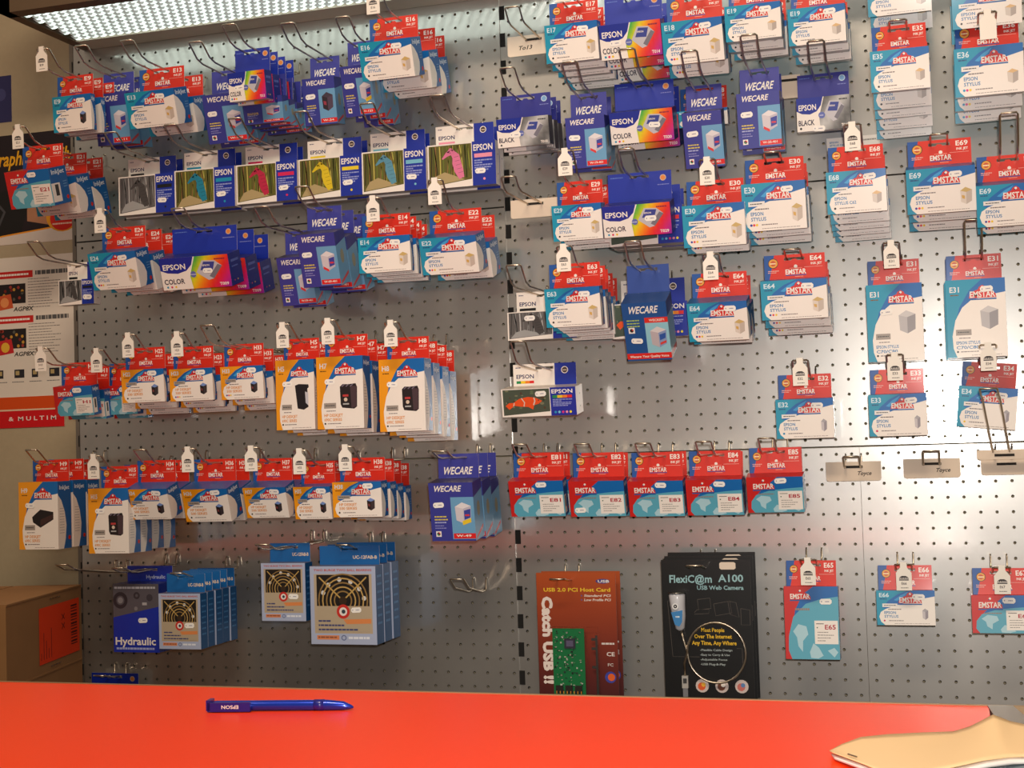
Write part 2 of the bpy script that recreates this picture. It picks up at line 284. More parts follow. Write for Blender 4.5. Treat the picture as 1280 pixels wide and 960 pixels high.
def front_map(w, h, code, tall=False):
    S = Sheet(); S.rect(0, 0, w, h, (206, 34, 30), 0); k = .42 if tall else 1
    S.poly([(w * .12, h), (w * .10, h * .75), (w * .2, h * .45 * (k + .3 if tall else 1)), (w * .35, h * .25 * k), (w * .55, 0), (w, 0), (w, h)], BLUE, 1)
    S.poly([(w * .12, h), (w * .06, h * .88), (w * .07, h * .68), (w * .16, h * (.5 if not tall else .42)), (w * .4, h * (.38 if not tall else .24)), (w * .7, h * (.33 if not tall else .17)), (w, h * (.3 if not tall else .14)), (w, h)], (92, 172, 196), 2)
    for q in ([(.15, .62), (.25, .52), (.4, .55), (.43, .66), (.33, .75), (.32, .9), (.24, .82), (.22, .7)], [(.45, .9), (.52, .78), (.62, .84), (.7, .95), (.6, .99), (.47, .98)], [(.78, .88), (.9, .84), (.97, .9), (.9, .97)]):
        S.poly([(w * a, h * b_) for a, b_ in q], (176, 214, 226), 3)
    dome(S, w * .3, h * (.24 if not tall else .13), w * .4)
    ly, lh = (.4, .52) if not tall else (.47, .32)
    S.rect(w * .55, h * ly, w * .43, h * lh, WHITE, 4); S.text(code, w * .74, h * (ly + lh * .17), h * lh * .2, (180, 20, 50), w * .2, 5)
    S.rect(w * .58, h * (ly + lh * .12), w * .14, h * lh * .03, (60, 60, 60), 5); S.circ(w * .6, h * (ly + lh * .3), w * .012, (30, 90, 60), 5, 6)
    for i, l in enumerate((.2, .3, .24, .16)): S.dashes(w * .6, h * (ly + lh * (.48 + i * .12)), w * l, h * lh * .035, (150, 145, 140), 5, 3)
    S.dashes(w * .2, h * (.46 if not tall else .3), w * .28, h * .03, (150, 130, 120), 4, 3)
    return S
def hue(t):
    P = [(20, 160, 190), (40, 170, 70), (240, 220, 30), (245, 120, 20), (228, 30, 40), (200, 30, 140), (70, 40, 160)]
    t = max(0, min(.999, t)) * (len(P) - 1); i = int(t); f = t - i; return tuple(P[i][k] * (1 - f) + P[i + 1][k] * f for k in range(3))
def front_color(w, h, code, bw=False):
    S = Sheet(); S.rect(0, 0, w, h, WHITE, 0); cx = w * .4
    if bw: S.grid(cx, 0, w, h, 6, 5, lambda x, y: (lambda g: (g, g, g))(90 + 110 * (math.sin(x / w * 9 + y / h * 4) * .5 + .5)), 1)
    else: S.grid(cx, 0, w, h, 9, 7, lambda x, y: hue(.04 + .6 * (x - cx) / (w - cx) + .3 * (y / h)), 1)
    S.poly([(cx, 0), (w * .52, 0), (w * .46, h * .35), (w * .42, h * .6), (w * .44, h), (cx, h)], WHITE, 2)
    S.poly([(0, 0), (w * .5, 0), (w * .46, h * .25), (w * .38, h * .42), (w * .25, h * .5), (w * .1, h * .47), (0, h * .38)], (20, 42, 150), 3)
    S.text('EPSON', w * .04, h * .2, h * .17, WHITE, w * .33, 4)
    S.text('BLACK' if bw else 'COLOR', w * .03, h * .66, h * .16, (50, 46, 70), w * .3, 4)
    for i, c in enumerate(((20, 20, 20),) if bw else ((20, 150, 190), (220, 30, 90), (245, 200, 30))): S.circ(w * (.07 + .06 * i), h * .91, h * .035, c, 4, 8)
    S.circ(w * .47, h * .55, h * .1, (96, 110, 180), 4, 12); S.dashes(w * .43, h * .54, w * .08, h * .03, (200, 200, 230), 5, 2)
    S.poly([(w * .62, h * .14), (w * .8, h * .16), (w * .9, h * .34), (w * .76, h * .72), (w * .68, h * .76), (w * .52, h * .5)], (196, 194, 202), 3); S.poly([(w * .64, h * .18), (w * .8, h * .2), (w * .76, h * .46), (w * .58, h * .44)], (56, 70, 150), 4)
    S.poly([(w * .9, h * .34), (w * .76, h * .72), (w * .7, h * .64), (w * .84, h * .28)], (120, 118, 130), 4); S.text('EPSON', w * .62, h * .27, h * .05, WHITE, w * .1, 5)
    S.text(code, w * .83, h * .85, h * .09, WHITE, w * .13, 4); S.dashes(w * .8, h * .1, w * .15, h * .04, (140, 30, 60) if not bw else (60, 60, 60), 4, 3)
    return S
def front_photo(w, h, col, dotc, bw=False, fish=False):
    S = Sheet(); S.rect(0, 0, w, h, WHITE, 0); r = random.Random(3)
    ph = [(w * .02, h * .03), (w * .65, h * .03), (w * .65, h * .84), (w * .02, h * .95)]
    bg = (96, 92, 92) if bw else ((70, 84, 70) if fish else (96, 92, 34)); S.poly(ph, bg, 1)
    if fish:
        for i in range(26):
            x = r.uniform(.04, .6) * w; y = r.uniform(.06, .78) * h; S.circ(x, y, r.uniform(1.2, 4), r.choice(((96, 116, 84), (44, 66, 48), (120, 124, 96), (80, 60, 44))), 2, 7, r.uniform(1, 2.4))
        S.poly([(w * .16, h * .5), (w * .24, h * .36), (w * .36, h * .3), (w * .46, h * .34), (w * .55, h * .46), (w * .5, h * .56), (w * .44, h * .6), (w * .42, h * .76), (w * .36, h * .66), (w * .25, h * .64), (w * .17, h * .6), (w * .1, h * .74), (w * .05, h * .6), (w * .1, h * .5)], (240, 84, 26), 3)
        S.line([(w * .44, h * .33), (w * .45, h * .46), (w * .43, h * .6)], w * .018, (225, 205, 190), 4); S.line([(w * .27, h * .34), (w * .31, h * .5), (w * .3, h * .64)], w * .014, (225, 205, 190), 4); S.line([(w * .17, h * .5), (w * .16, h * .62)], w * .012, (225, 205, 190), 4); S.circ(w * .5, h * .43, w * .008, (20, 20, 20), 5, 8)
    else:
        for i in range(24):
            x = r.uniform(.05, .6) * w; k = r.uniform(-.08, .08) * w; c = r.choice(((60, 72, 22), (140, 148, 50), (200, 186, 90), (40, 34, 16), (104, 122, 40), (150, 110, 60)))
            if bw: g = sum(c) / 3 + 30; c = (g, g, g)
            x2 = min(max(x + k, w * .04), w * .63); S.line([(x, h * .05), ((x + x2) / 2 + .5, h * .4), (x2, h * .8)], r.uniform(.8, 2.2), c, 2)
        s_ = (178, 158, 112) if not bw else (160, 160, 160); S.poly([(w * .05, h * .9), (w * .12, h * .72), (w * .25, h * .64), (w * .4, h * .74), (w * .55, h * .84), (w * .05, h * .93)], s_, 3)
        S.line([(w * .22, h * .34), (w * .29, h * .24), (w * .36, h * .2), (w * .42, h * .3), (w * .43, h * .45), (w * .46, h * .62), (w * .5, h * .8)], [w * .02, w * .06, w * .08, w * .11, w * .13, w * .13, w * .08], col if not bw else (70, 66, 66), 4)
        S.line([(w * .3, h * .2), (w * .34, h * .12), (w * .38, h * .16)], w * .03, col if not bw else (60, 56, 56), 4); S.circ(w * .335, h * .21, w * .007, (20, 20, 20), 5, 6)
        for i in range(5): S.line([(w * (.39 + .015 * i), h * (.32 + .09 * i)), (w * (.46 + .015 * i), h * (.30 + .09 * i))], w * .006, tuple(v * .7 for v in (col if not bw else (70, 66, 66))), 5)
    S.rect(w * .66, 0, w * .34, h, (16, 44, 158), 2); S.text('EPSON', w * .68, h * .07, h * .14, WHITE, w * .28, 3)
    if fish or col == 'x':
        for i, c in enumerate(((30, 140, 80), (240, 200, 40), (240, 130, 30), (225, 40, 40))): S.rect(w * (.69 + i * .065), h * .28, w * .065, h * .1, c, 3)
        for i, c in enumerate(((20, 150, 200), (120, 200, 230), (220, 50, 130), (240, 150, 180), (240, 220, 40))): S.circ(w * (.72 + i * .05), h * .88, w * .017, c, 3, 8)
    else:
        S.rect(w * .69, h * .28, w * .26, h * .09, dotc, 3); S.circ(w * .83, h * .86, w * .018, dotc, 3, 8)
    for i, l in enumerate((.26, .12, .26, .24, .2)): S.dashes(w * .69, h * (.42 + .055 * i), w * l, h * .03, (150, 160, 215), 3, 4)
    return S
def front_wecare(w, h, code, pic='w'):
    S = Sheet(); S.rect(0, 0, w, h, WEB, 0); S.text('WECARE', w * .1, h * .05, h * .1, WHITE, w * .62, 3, .25)
    S.rect(w * .48, h * .25, w * .52, h * .72, LBLUE, 1); S.rect(w * .5, h * .87, w * .5, h * .09, (224, 38, 40), 2); S.text(code, w * .56, h * .89, h * .04, WHITE, w * .34, 3)
    for i, l in enumerate((.28, .3, .26)): S.dashes(w * .09, h * (.57 + .05 * i), w * l, h * .022, (222, 200, 80) if i < 2 else (170, 175, 220), 2, 4)
    for i, l in enumerate((.2, .26)): S.dashes(w * .09, h * (.73 + .04 * i), w * l, h * .014, (150, 150, 210), 2, 3)
    S.rect(w * .1, h * .83, w * .12, h * .095, WHITE, 2); S.circ(w * .16, h * .877, w * .04, (40, 40, 60), 3, 8); S.circ(w * .175, h * .865, w * .02, (220, 40, 60), 4, 6); S.circ(w * .15, h * .89, w * .02, (50, 150, 80), 4, 6)
    if pic == 'k': box_pic(S, w * .75, h * .52, w * .34, h * .4, (50, 40, 50), (86, 70, 90), (70, 60, 76), (160, 60, 80))
    else:
        box_pic(S, w * .75, h * .52, w * .36, h * .36, (214, 206, 214), (196, 190, 205), (232, 226, 230)); S.poly([(w * .77, h * .48), (w * .92, h * .45), (w * .91, h * .6), (w * .77, h * .64)], (60, 70, 160), 4); S.rect(w * .79, h * .545, w * .1, h * .03, (220, 60, 70), 5)
        if pic == 'y': S.poly([(w * .72, h * .66), (w * .92, h * .61), (w * .92, h * .68), (w * .73, h * .73)], (240, 205, 50), 4)
        else: S.poly([(w * .6, h * .62), (w * .74, h * .68), (w * .74, h * .73), (w * .6, h * .67)], (224, 60, 60), 4)
    return S
def front_weck(w, h):
    S = Sheet(); S.rect(0, 0, w, h, (36, 84, 150), 0); S.text('WECARE', w * .12, h * .06, h * .12, WHITE, w * .66, 3, .25)
    S.rect(w * .48, h * .26, w * .52, h * .62, (150, 205, 220), 1); S.rect(w * .48, h * .26, w * .52, h * .09, (226, 50, 40), 2); S.text('WECK071', w * .58, h * .285, h * .04, WHITE, w * .34, 3)
    S.rect(0, h * .87, w, h * .1, (226, 44, 36), 2); S.text('Wecare: Your Quality Voice', w * .06, h * .905, h * .04, WHITE, w * .88, 3)
    for i in range(3): S.dashes(w * .08, h * (.29 + .05 * i), w * .28, h * .02, (180, 200, 90), 2, 4)
    S.rect(w * .1, h * .42, w * .14, h * .1, WHITE, 2); S.circ(w * .17, h * .47, w * .045, (40, 40, 40), 3, 8); S.circ(w * .19, h * .46, w * .02, (220, 60, 60), 4, 6)
    box_pic(S, w * .76, h * .6, w * .36, h * .36, (196, 184, 190), (140, 160, 200), (224, 216, 216)); S.poly([(w * .78, h * .56), (w * .92, h * .53), (w * .91, h * .62), (w * .78, h * .66)], (50, 90, 170), 4); S.poly([(w * .78, h * .7), (w * .92, h * .66), (w * .92, h * .7), (w * .78, h * .74)], (220, 70, 60), 5)
    return S
def front_fan(w, h):
    S = Sheet(); S.rect(0, 0, w, h, (176, 186, 214), 0); S.text('TWO BURGE TWO BALL BEARING', w * .06, h * .035, h * .028, (196, 74, 48), w * .88, 2)
    S.rect(w * .06, h * .1, w * .88, h * .76, (190, 170, 144), 1); S.rect(w * .1, h * .11, w * .8, h * .4, (34, 30, 28), 2)
    cx, cy = w * .5, h * .44
    for i, r in enumerate((.36, .30, .24, .18, .12)): S.ring(cx, cy, w * r, w * (r + .02), (196, 160, 96) if i % 2 else (150, 118, 70), 4, 28)
    for q in ((-.36, -.3), (.36, -.3)): S.line([(cx, cy), (cx + w * q[0], cy + h * q[1])], w * .02, (196, 160, 90), 5)
    for i, q in enumerate(((-.3, -.1), (-.22, -.2), (-.05, -.27), (.12, -.24), (.25, -.15), (.32, -.03))): S.circ(cx + w * q[0], cy + h * q[1], w * .035, (214, 214, 214), 3, 7)
    S.rect(w * .1, h * .51, w * .8, h * .33, (186, 168, 142), 6); S.ring(cx, cy, w * .40, w * .43, (140, 118, 90), 7, 28) if False else None
    S.ring(cx, h * .58, w * .06, w * .10, (206, 52, 44), 8, 20); S.circ(cx, h * .58, w * .06, (240, 230, 224), 8, 14); S.circ(cx + w * .005, h * .58, w * .03, (60, 70, 80), 9, 10)
    S.circ(cx, h * .44, w * .06, (60, 44, 30), 7, 10); S.poly([(w * .5, h * .68), (w * .92, h * .67), (w * .92, h * .73), (w * .55, h * .74)], (224, 140, 84), 7)
    for i in range(3): S.dashes(w * .12, h * (.69 + .055 * i), w * (.2 + .2 * i), h * .022, (70, 74, 120), 8, 5)
    S.rect(w * .09, h * .885, w * .34, h * .055, (224, 140, 96), 2); S.dashes(w * .11, h * .90, w * .3, h * .02, (150, 90, 70), 3, 6); S.ring(w * .5, h * .915, w * .025, w * .04, (110, 120, 160), 2, 12); S.dashes(w * .57, h * .9, w * .32, h * .03, (232, 236, 246), 2, 6)
    return S
def front_hyd(w, h):
    S = Sheet(); S.rect(0, 0, w, h, (30, 52, 170), 0); S.poly([(0, 0), (w, 0), (w, h * .33), (0, h * .49)], (92, 88, 96), 1); S.dashes(w * .03, h * .04, w * .9, h * .03, (190, 190, 200), 2, 6)
    S.ring(w * .16, h * .24, w * .09, w * .16, (52, 48, 54), 2, 20); S.circ(w * .16, h * .24, w * .06, (140, 136, 142), 2); S.ring(w * .52, h * .17, w * .03, w * .07, (60, 56, 62), 2, 14); S.circ(w * .8, h * .2, w * .07, (66, 62, 70), 2, 10); S.circ(w * .5, h * .36, w * .04, (130, 126, 132), 2, 8); S.rect(w * .64, h * .27, w * .1, h * .04, (180, 176, 180), 3)
    S.text('Hydraulic', w * .04, h * .78, h * .11, WHITE, w * .88, 3); S.dashes(w * .06, h * .93, w * .84, h * .03, (170, 180, 230), 3, 5)
    return S

def side_print(kind, t, h, tallk=False):
    S = Sheet()
    if kind in ('E', 'H', 'M'):
        S.rect(0, 0, t, h, (22, 98, 170), 0)
        if kind != 'M': S.poly([(0, h * (.18 if not tallk else .2)), (t * .25, h * .28), (t * .5, h * .45), (t * .62, h * .65), (t * .55, h * .85), (t * .4, h), (0, h)], WHITE, 1)
        S.text('InkJet', t * .12, h * .06, h * (.12 if not tallk else .06), (225, 235, 245), t * .75, 2)
        S.circ(t * .84, h * .84, min(t, 40) * .1, RED, 3, 8)
        if tallk:
            for i in range(10): S.dashes(t * .12, h * (.4 + .04 * i), t * .35, h * .008, (170, 170, 175), 2, 3)
        else:
            for i in range(3): S.dashes(t * .7, h * (.4 + .07 * i), t * .22, h * .02, (120, 170, 215), 2, 3)
        if kind == 'M': S.rect(0, h * .42, t * .5, h * .5, WHITE, 2); S.rect(t * .2, h * .46, t * .2, h * .3, (60, 60, 60), 3)
    elif kind == 'C': S.rect(0, 0, t, h, (24, 40, 130), 0); S.dashes(t * .2, h * .2, t * .6, h * .08, (90, 110, 190), 1, 4); S.dashes(t * .2, h * .4, t * .5, h * .04, (90, 110, 190), 1, 4); S.circ(t * .3, h * .85, 1.6, (220, 60, 100), 1, 6); S.circ(t * .55, h * .85, 1.6, (240, 200, 60), 1, 6)
    elif kind == 'K': S.rect(0, 0, t, h, (70, 70, 84), 0)
    elif kind == 'P': S.rect(0, 0, t, h, WHITE, 0); S.circ(t * .6, h * .3, 1.6, (140, 130, 120), 1, 8); S.circ(t * .6, h * .75, 1.6, (140, 130, 120), 1, 8)
    elif kind == 'W': S.rect(0, 0, t, h, LBLUE, 0); S.poly([(0, 0), (t, 0), (t, h * .16), (0, h * .26)], (52, 58, 140), 1); S.circ(t * .5, h * .48, t * .18, (150, 150, 130), 1, 8, h * .14); S.poly([(t * .1, h * .93), (t * .9, h * .78), (t * .9, h * .84), (t * .1, h * .99)], (214, 80, 84), 1)
    elif kind == 'F': S.rect(0, 0, t, h, (26, 84, 140), 0); [S.dashes(t * .2, h * (.12 + i * .1), t * .6, h * .03, (70, 130, 190), 1, 4) for i in range(7)]
    elif kind == 'Y': S.rect(0, 0, t, h, (24, 44, 140), 0)
    elif kind == 'X': S.rect(0, 0, t, h, (150, 190, 205), 0); S.rect(0, 0, t, h * .25, (36, 76, 140), 1); S.rect(0, h * .87, t, h * .1, (220, 60, 50), 1)
    return S
def carton_mesh(w, h, t, S, SS, top, bottom, left, p):
    mb = MB(); W_, H_, T_, rz = w / 1000, h / 1000, t / 1000, 0.0
    S.put(mb, lambda x, y, l: (x / 1000, -l, -y / 1000))
    SS.put(mb, lambda x, y, l: (W_ + l, x / 1000, -y / 1000 + rz * (x / t) * max(0, 1 - y / h)))
    f = [[0, 1, 2, 3]]
    mb.add([(0, 0, 0), (0, T_, rz), (0, T_, -H_), (0, 0, -H_)], f, lin(left)); mb.add([(0, 0, 0), (W_, 0, 0), (W_, T_, rz), (0, T_, rz)], f, lin(top))
    mb.add([(0, 0, -H_), (0, T_, -H_), (W_, T_, -H_), (W_, 0, -H_)], f, lin(bottom)); mb.add([(0, T_, -H_), (0, T_, rz), (W_, T_, rz), (W_, T_, -H_)], f, lin(left))
    cp, sp_ = math.cos(p), math.sin(p); mb.v = [(v[0], v[1] * cp - v[2] * sp_, v[1] * sp_ + v[2] * cp) for v in mb.v]   # heavy cartons droop forward
    return mb.mesh('carton', M_CARD)
def sticker_mesh(w=19, h=9):
    S = Sheet(); q = h * .28; S.poly([(q, 0), (w - q, 0), (w, q), (w, h - q), (w - q, h), (q, h), (0, h - q), (0, q)], (250, 246, 240), 0); S.dashes(w * .45, h * .42, w * .34, h * .16, (150, 150, 175), 1, 2); S.rect(w * .12, h * .4, w * .08, h * .2, (150, 150, 170), 1)
    mb = MB(); S.put(mb, lambda x, y, l: (x / 1000, -l, -y / 1000)); return mb.mesh('price_sticker', M_MATTE)
ST = sticker_mesh()
KIND = {  # front builder, side, tab kind, tab height, top, bottom, left colours, tab width share, sticker spot
 'SE': lambda w, h, c, o: (front_small(w, h, 'E', c, o.get('pic', 'beige'), o.get('dots', ((20, 20, 20),)), o.get('l2')), 'E', 'E', 40, (20, 92, 150), (196, 190, 186), TEAL, .93, (.62, .10)),
 'SH': lambda w, h, c, o: (front_small(w, h, 'H', c, 'black', o.get('dots', ((20, 20, 20),)), o.get('l2')), 'H', 'H', 40, (30, 92, 160), (186, 170, 150), ORANGE, .93, (.62, .05)),
 'TH': lambda w, h, c, o: (front_tall(w, h, 'H', c, o.get('pic', 'tank')), 'H', 'H', 40, (180, 120, 40), (186, 140, 70), ORANGE, .93, (.18, .31)),
 'TE': lambda w, h, c, o: (front_tall(w, h, 'E', c, 'slab'), 'E', 'E', 42, (20, 92, 150), (60, 60, 60), TEAL, .93, o.get('st', (.24, .33))),
 'RB': lambda w, h, c, o: (front_map(w, h, c, o.get('tall', False)), 'M', 'E', 42, (180, 26, 30), (70, 60, 60), (180, 26, 30), .93, o.get('st', (.5, .06))),
 'EC': lambda w, h, c, o: (front_color(w, h, c), 'C', 'C', o.get('th', 44), (24, 34, 120), (200, 190, 186), (16, 44, 158), .95, (.62, .38) if w > 104 else (.16, .46)),
 'EK': lambda w, h, c, o: (front_color(w, h, c, True), 'K', 'K', 42, (24, 34, 120), (200, 190, 186), (16, 44, 158), .97, o.get('st', (.25, .48))),
 'EP': lambda w, h, c, o: (front_photo(w, h, o['col'], o['dc'], o.get('bw'), o.get('fish')), 'P', 'P', o.get('th', 40), (200, 186, 172), (150, 140, 136), WHITE, .86, o.get('st', (.7, .62))),
 'WE': lambda w, h, c, o: (front_wecare(w, h, c, o.get('pic', 'w')), 'W', 'W', o.get('th', 42), (60, 54, 80), (110, 60, 44), WEB, .93, (.08, .34)),
 'WX': lambda w, h, c, o: (front_weck(w, h), 'X', 'X', 46, (36, 72, 130), (180, 40, 34), (36, 84, 150), .96, (.14, .6)),
 'FB': lambda w, h, c, o: (front_fan(w, h), 'F', 'F', 34, (110, 100, 110), (150, 160, 190), (60, 90, 140), .92, (.62, .53)),
 'HY': lambda w, h, c, o: (front_hyd(w, h), 'Y', 'Y', 30, (40, 48, 120), (40, 40, 60), (24, 44, 150), 1.0, (.55, .5)),
}
DESC = {'SE': 'white and teal ink pack', 'SH': 'white and orange ink pack', 'TH': 'tall orange and white ink pack',
        'TE': 'tall teal and white ink pack', 'RB': 'red and pale blue ink pack', 'WX': 'blue carton with red foot band', 'FB': 'computer fan box with blue tab', 'HY': 'blue box with grey fan photo'}
ORD = ['foremost', 'second', 'third', 'fourth', 'fifth', 'sixth']

def tag_mesh(code):
    S = Sheet(); S.poly([(6, 0), (15, 0), (15, 7), (21, 14), (21, 37), (0, 37), (0, 14), (6, 7)], (246, 240, 230), 0)
    if code:
        S.poly([(4, 22), (5, 19.5), (8, 18), (13, 18), (16, 19.5), (17, 22)], (44, 40, 46), 1); S.rect(4, 22.6, 13, 1.3, (44, 40, 46), 1)
        for i in range(5): S.rect(5.2 + i * 2.3, 20, 1.2, 1.6, (220, 214, 208), 2)
        S.text(code, 7, 26, 3.4, (110, 104, 104), 7, 1); S.dashes(6, 33, 10, 1, (120, 116, 116), 1, 2)
    mb = MB(); S.put(mb, lambda x, y, l: ((x - 10.5) / 1000, -l, -y / 1000))
    k = [(6, 0), (0, 14), (0, 37), (21, 37), (21, 14), (15, 0)]
    S2 = Sheet(); S2.poly([(6, 0), (15, 0), (15, 7), (21, 14), (21, 37), (0, 37), (0, 14), (6, 7)], (230, 224, 214), 0); S2.put(mb, lambda x, y, l: ((x - 10.5) / 1000, .0012, -y / 1000))
    for a, b_ in zip(k, k[1:] + k[:1]): mb.add([((a[0] - 10.5) / 1000, 0, -a[1] / 1000), ((b_[0] - 10.5) / 1000, 0, -b_[1] / 1000), ((b_[0] - 10.5) / 1000, .0012, -b_[1] / 1000), ((a[0] - 10.5) / 1000, .0012, -a[1] / 1000)], [[0, 1, 2, 3]], lin((226, 216, 200)))
    return mb.mesh('price_tag', M_MATTE)
def hook_path(L_, bend, rise, side, lift=0.0):
    s = side * .0125
    return [(s, .012, .021), (s, -.004, .021), (s, -.0065, .018), (s, -.0065, .004), (s, -.011, 0), (s, -.03, 0), (s, -(L_ - bend), lift), (s, -(L_ - bend * .6), lift + rise * .18), (s, -(L_ - .004), lift + rise * .96)]
def make_hook(x, z, L_, label, bend=.05, rise=.026, lift=0.0, sway=0.0, holds=''):
    """double-wire hook from wall point x, z; root at the wall"""
    mb = MB(); a = hook_path(L_, bend, rise, -1, lift); b_ = hook_path(L_, bend, rise, 1, lift)
    end = lambda s: (s * .0105, -L_, lift + rise); pts = a + [end(-1)] + [end(1)] + b_[::-1]
    pts = [(p[0] + sway * (-p[1] / L_), p[1], p[2]) for p in pts]
    mb.tube(pts, .0016, 6)
    o = link('display_hook', mb.mesh('hook_wire', M_WIRE, True), None, (x, 0, z))
    c = MB(); c.tube([(-.0145 , -.0095, .0005), (.0145, -.0095, .0005)], .0013, 6); link('cross_wire', c.mesh('cross_wire', M_WIRE, True), o)
    tag(o, label, 'display hook', 'wire display hooks on the perforated wall')
    return o, Vector((x + sway, -L_, z + lift + rise))
def make_tag(p, code, label, yaw=0.0):
    r = link('price_tag', tag_mesh(code), None, p + Vector((0, -.003, .004)), (0.04, 0, yaw)); r.scale = (1.12, 1, 1.2); tag(r, label, 'price tag', 'bottle-shaped price tags on the hook ends'); return r

def stack(code, kind, x0, y0, x1, y1, d, n=1, sp=30, t=25, hx=.042, tg=None, hook=True, drop=0, roll=0, pitch=0, rise=None, desc=None, where='', lift=0.0, th=None, cat='ink pack', jit=1.0, hrise=.026, **o):
    P = at(x0, y0, d); w_ = (at(x1, y0, d).x - P.x) * 1000; h_ = (P.z - at(x0 + (x1 - x0) * .02, y1, d).z) * 1000
    if th: o['th'] = th
    S, sk, tk, tabh, top, bot, left, tw, stp = KIND[kind](w_, h_, code, o)
    p = math.radians(o.get('p', (0 if kind in ('TH', 'FB', 'HY', 'TE', 'EP') else 17 if t >= 36 else 9 if t >= 24 else 4)))
    rise = t * math.sin(p); ty = t * math.cos(p)
    me = carton_mesh(w_, h_, t, S, side_print(sk, t, h_, kind in ('TH', 'TE')), top, bot, left, p)
    twm = w_ * tw; tx = (w_ - twm) / 2
    tm = tab_mesh(twm, tabh, tk, 'fish' if o.get('fish') else code, o.get('dc'))
    ds = desc or (DESC[kind] + (' marked ' + code if code else ''))
    sps = sp if isinstance(sp, (list, tuple)) else [sp] * n
    dd = 0; grp = o.get('grp') or ((('packs marked ' + code) if code and kind not in ('EC', 'EK', 'EP', 'WE', 'FB', 'HY', 'WX') else ds) + ' sharing one hook' + (' ' + where if where else ''))
    rr = random.Random(int(x0 * 7 + y0))
    for i in range(n):
        j = lambda s: rr.uniform(-s, s) * (1 if i else 0) * jit
        loc = P + Vector((j(.0018), dd, -drop * dd / .03 / 1000 + j(.0012)))
        nm = {'FB': 'fan_box', 'HY': 'fan_box'}.get(kind, 'ink_cartridge_pack')
        root = link(nm, me, None, loc, (math.radians(pitch), math.radians(roll + j(.7)), 0))
        pos = '' if n == 1 else (', ' + ('foremost on hook' if i == 0 else ORD[i] + ' from front'))
        tag(root, ds + (' ' + where if where else '') + pos, cat, grp if n > 1 else None)
        link('hang_tab', tm, root, (tx / 1000, ty / 1000 - .0004, rise / 1000 + tabh / 1000 - .001), (math.radians(o.get('tilt', 0)), 0, 0))
        if stp and not o.get('nost'): link('price_sticker', ST, root, (w_ * stp[0] / 1000, -.0008 * math.cos(p) + h_ * stp[1] / 1000 * math.sin(p), -.0008 * math.sin(p) - h_ * stp[1] / 1000 * math.cos(p)), (p, math.radians(rr.uniform(-4, 4)), 0))
        dd += sps[i] / 1000
    if hook:
        hX = P.x + w_ / 2000; hz = P.z + (rise + tabh - 6.5) / 1000 - .0006
        name = where or ('the ' + code + ' packs')
        hl = o.get('hl') or ('bent double-wire steel hook holding ' + (('packs marked ' + code + (' ' + where if where else '')) if code and kind in ('SE', 'SH', 'TH', 'TE', 'RB') else 'the ' + ds + (' ' + where if where else '')))
        words = hl.split()
        ho, e = make_hook(hX, hz - lift, d + hx, ' '.join(words[:16]), lift=lift, rise=hrise, sway=o.get('sway', 0))
        if tg is not None: make_tag(e, tg, 'white bottle-shaped price tag in front of packs marked %s%s' % (code, ' ' + where if where else ''), o.get('yaw', 0.0))
    return P

# ------------------------------------------------------------------ the setting
def structure(name, me, loc=None):
    o = link(name, me, None, loc); o['kind'] = 'structure'; return o
PIT = .025; ZT = Z0 + 1.2243
wall = bpy.data.objects.new('wall_back', None); C.objects.link(wall); wall['kind'] = 'structure'
def panel(xa, ca, nc, k0, nk, xl, xr):
    """perforated sheet: columns ca.. from x=xa, rows k0..; xl/xr margins"""
    mb = MB(); r = .0027; oct_ = [(math.cos(math.pi / 4 * i + math.pi / 8 * 0), math.sin(math.pi / 4 * i)) for i in range(8)]; H = PIT / 2
    outer = [(H, 0), (H, H), (0, H), (-H, H), (-H, 0), (-H, -H), (0, -H), (H, -H)]; vs = []; fs = []
    for k in range(nk):
        for c in range(nc):
            cx = xa + c * PIT; cz = Z0 + (k0 + k) * PIT; b0 = len(vs)
            vs += [(min(max(cx + a, xl), xr), 0, min(max(cz + b_, Z0 + (k0 - .5) * PIT + .0014), Z0 + (k0 + nk - .5) * PIT - .0014)) for a, b_ in outer] + [(cx + a * r, 0, cz + b_ * r) for a, b_ in oct_] + [(cx + a * r, .0032, cz + b_ * r) for a, b_ in oct_]
            for i in range(8):
                j = (i + 1) % 8; fs += [[b0 + j, b0 + i, b0 + 8 + i, b0 + 8 + j], [b0 + 8 + j, b0 + 8 + i, b0 + 16 + i, b0 + 16 + j]]
    z0, z1 = Z0 + (k0 - .5) * PIT, Z0 + (k0 + nk - .5) * PIT; x0_, x1_ = xa - H, xa + (nc - .5) * PIT
    mb.add(vs, fs)
    g = .0014
    for a, b_ in ((xl, x0_), (x1_, xr)):
        if b_ - a > .0005: mb.add([(a, 0, z0 + g), (b_, 0, z0 + g), (b_, 0, z1 - g), (a, 0, z1 - g)], [[0, 1, 2, 3]])
    mb.add([(xl, 0, z0 + g), (xr, 0, z0 + g), (xr, .02, z0 + g), (xl, .02, z0 + g)], [[0, 1, 2, 3]]); mb.add([(xl, 0, z1 - g), (xl, .02, z1 - g), (xr, .02, z1 - g), (xr, 0, z1 - g)], [[0, 1, 2, 3]])
    link('steel_panel', mb.mesh('steel_panel', M_STEEL), wall)
RX = (35 + 1.0773) * PIT                                    # first column of the second bay
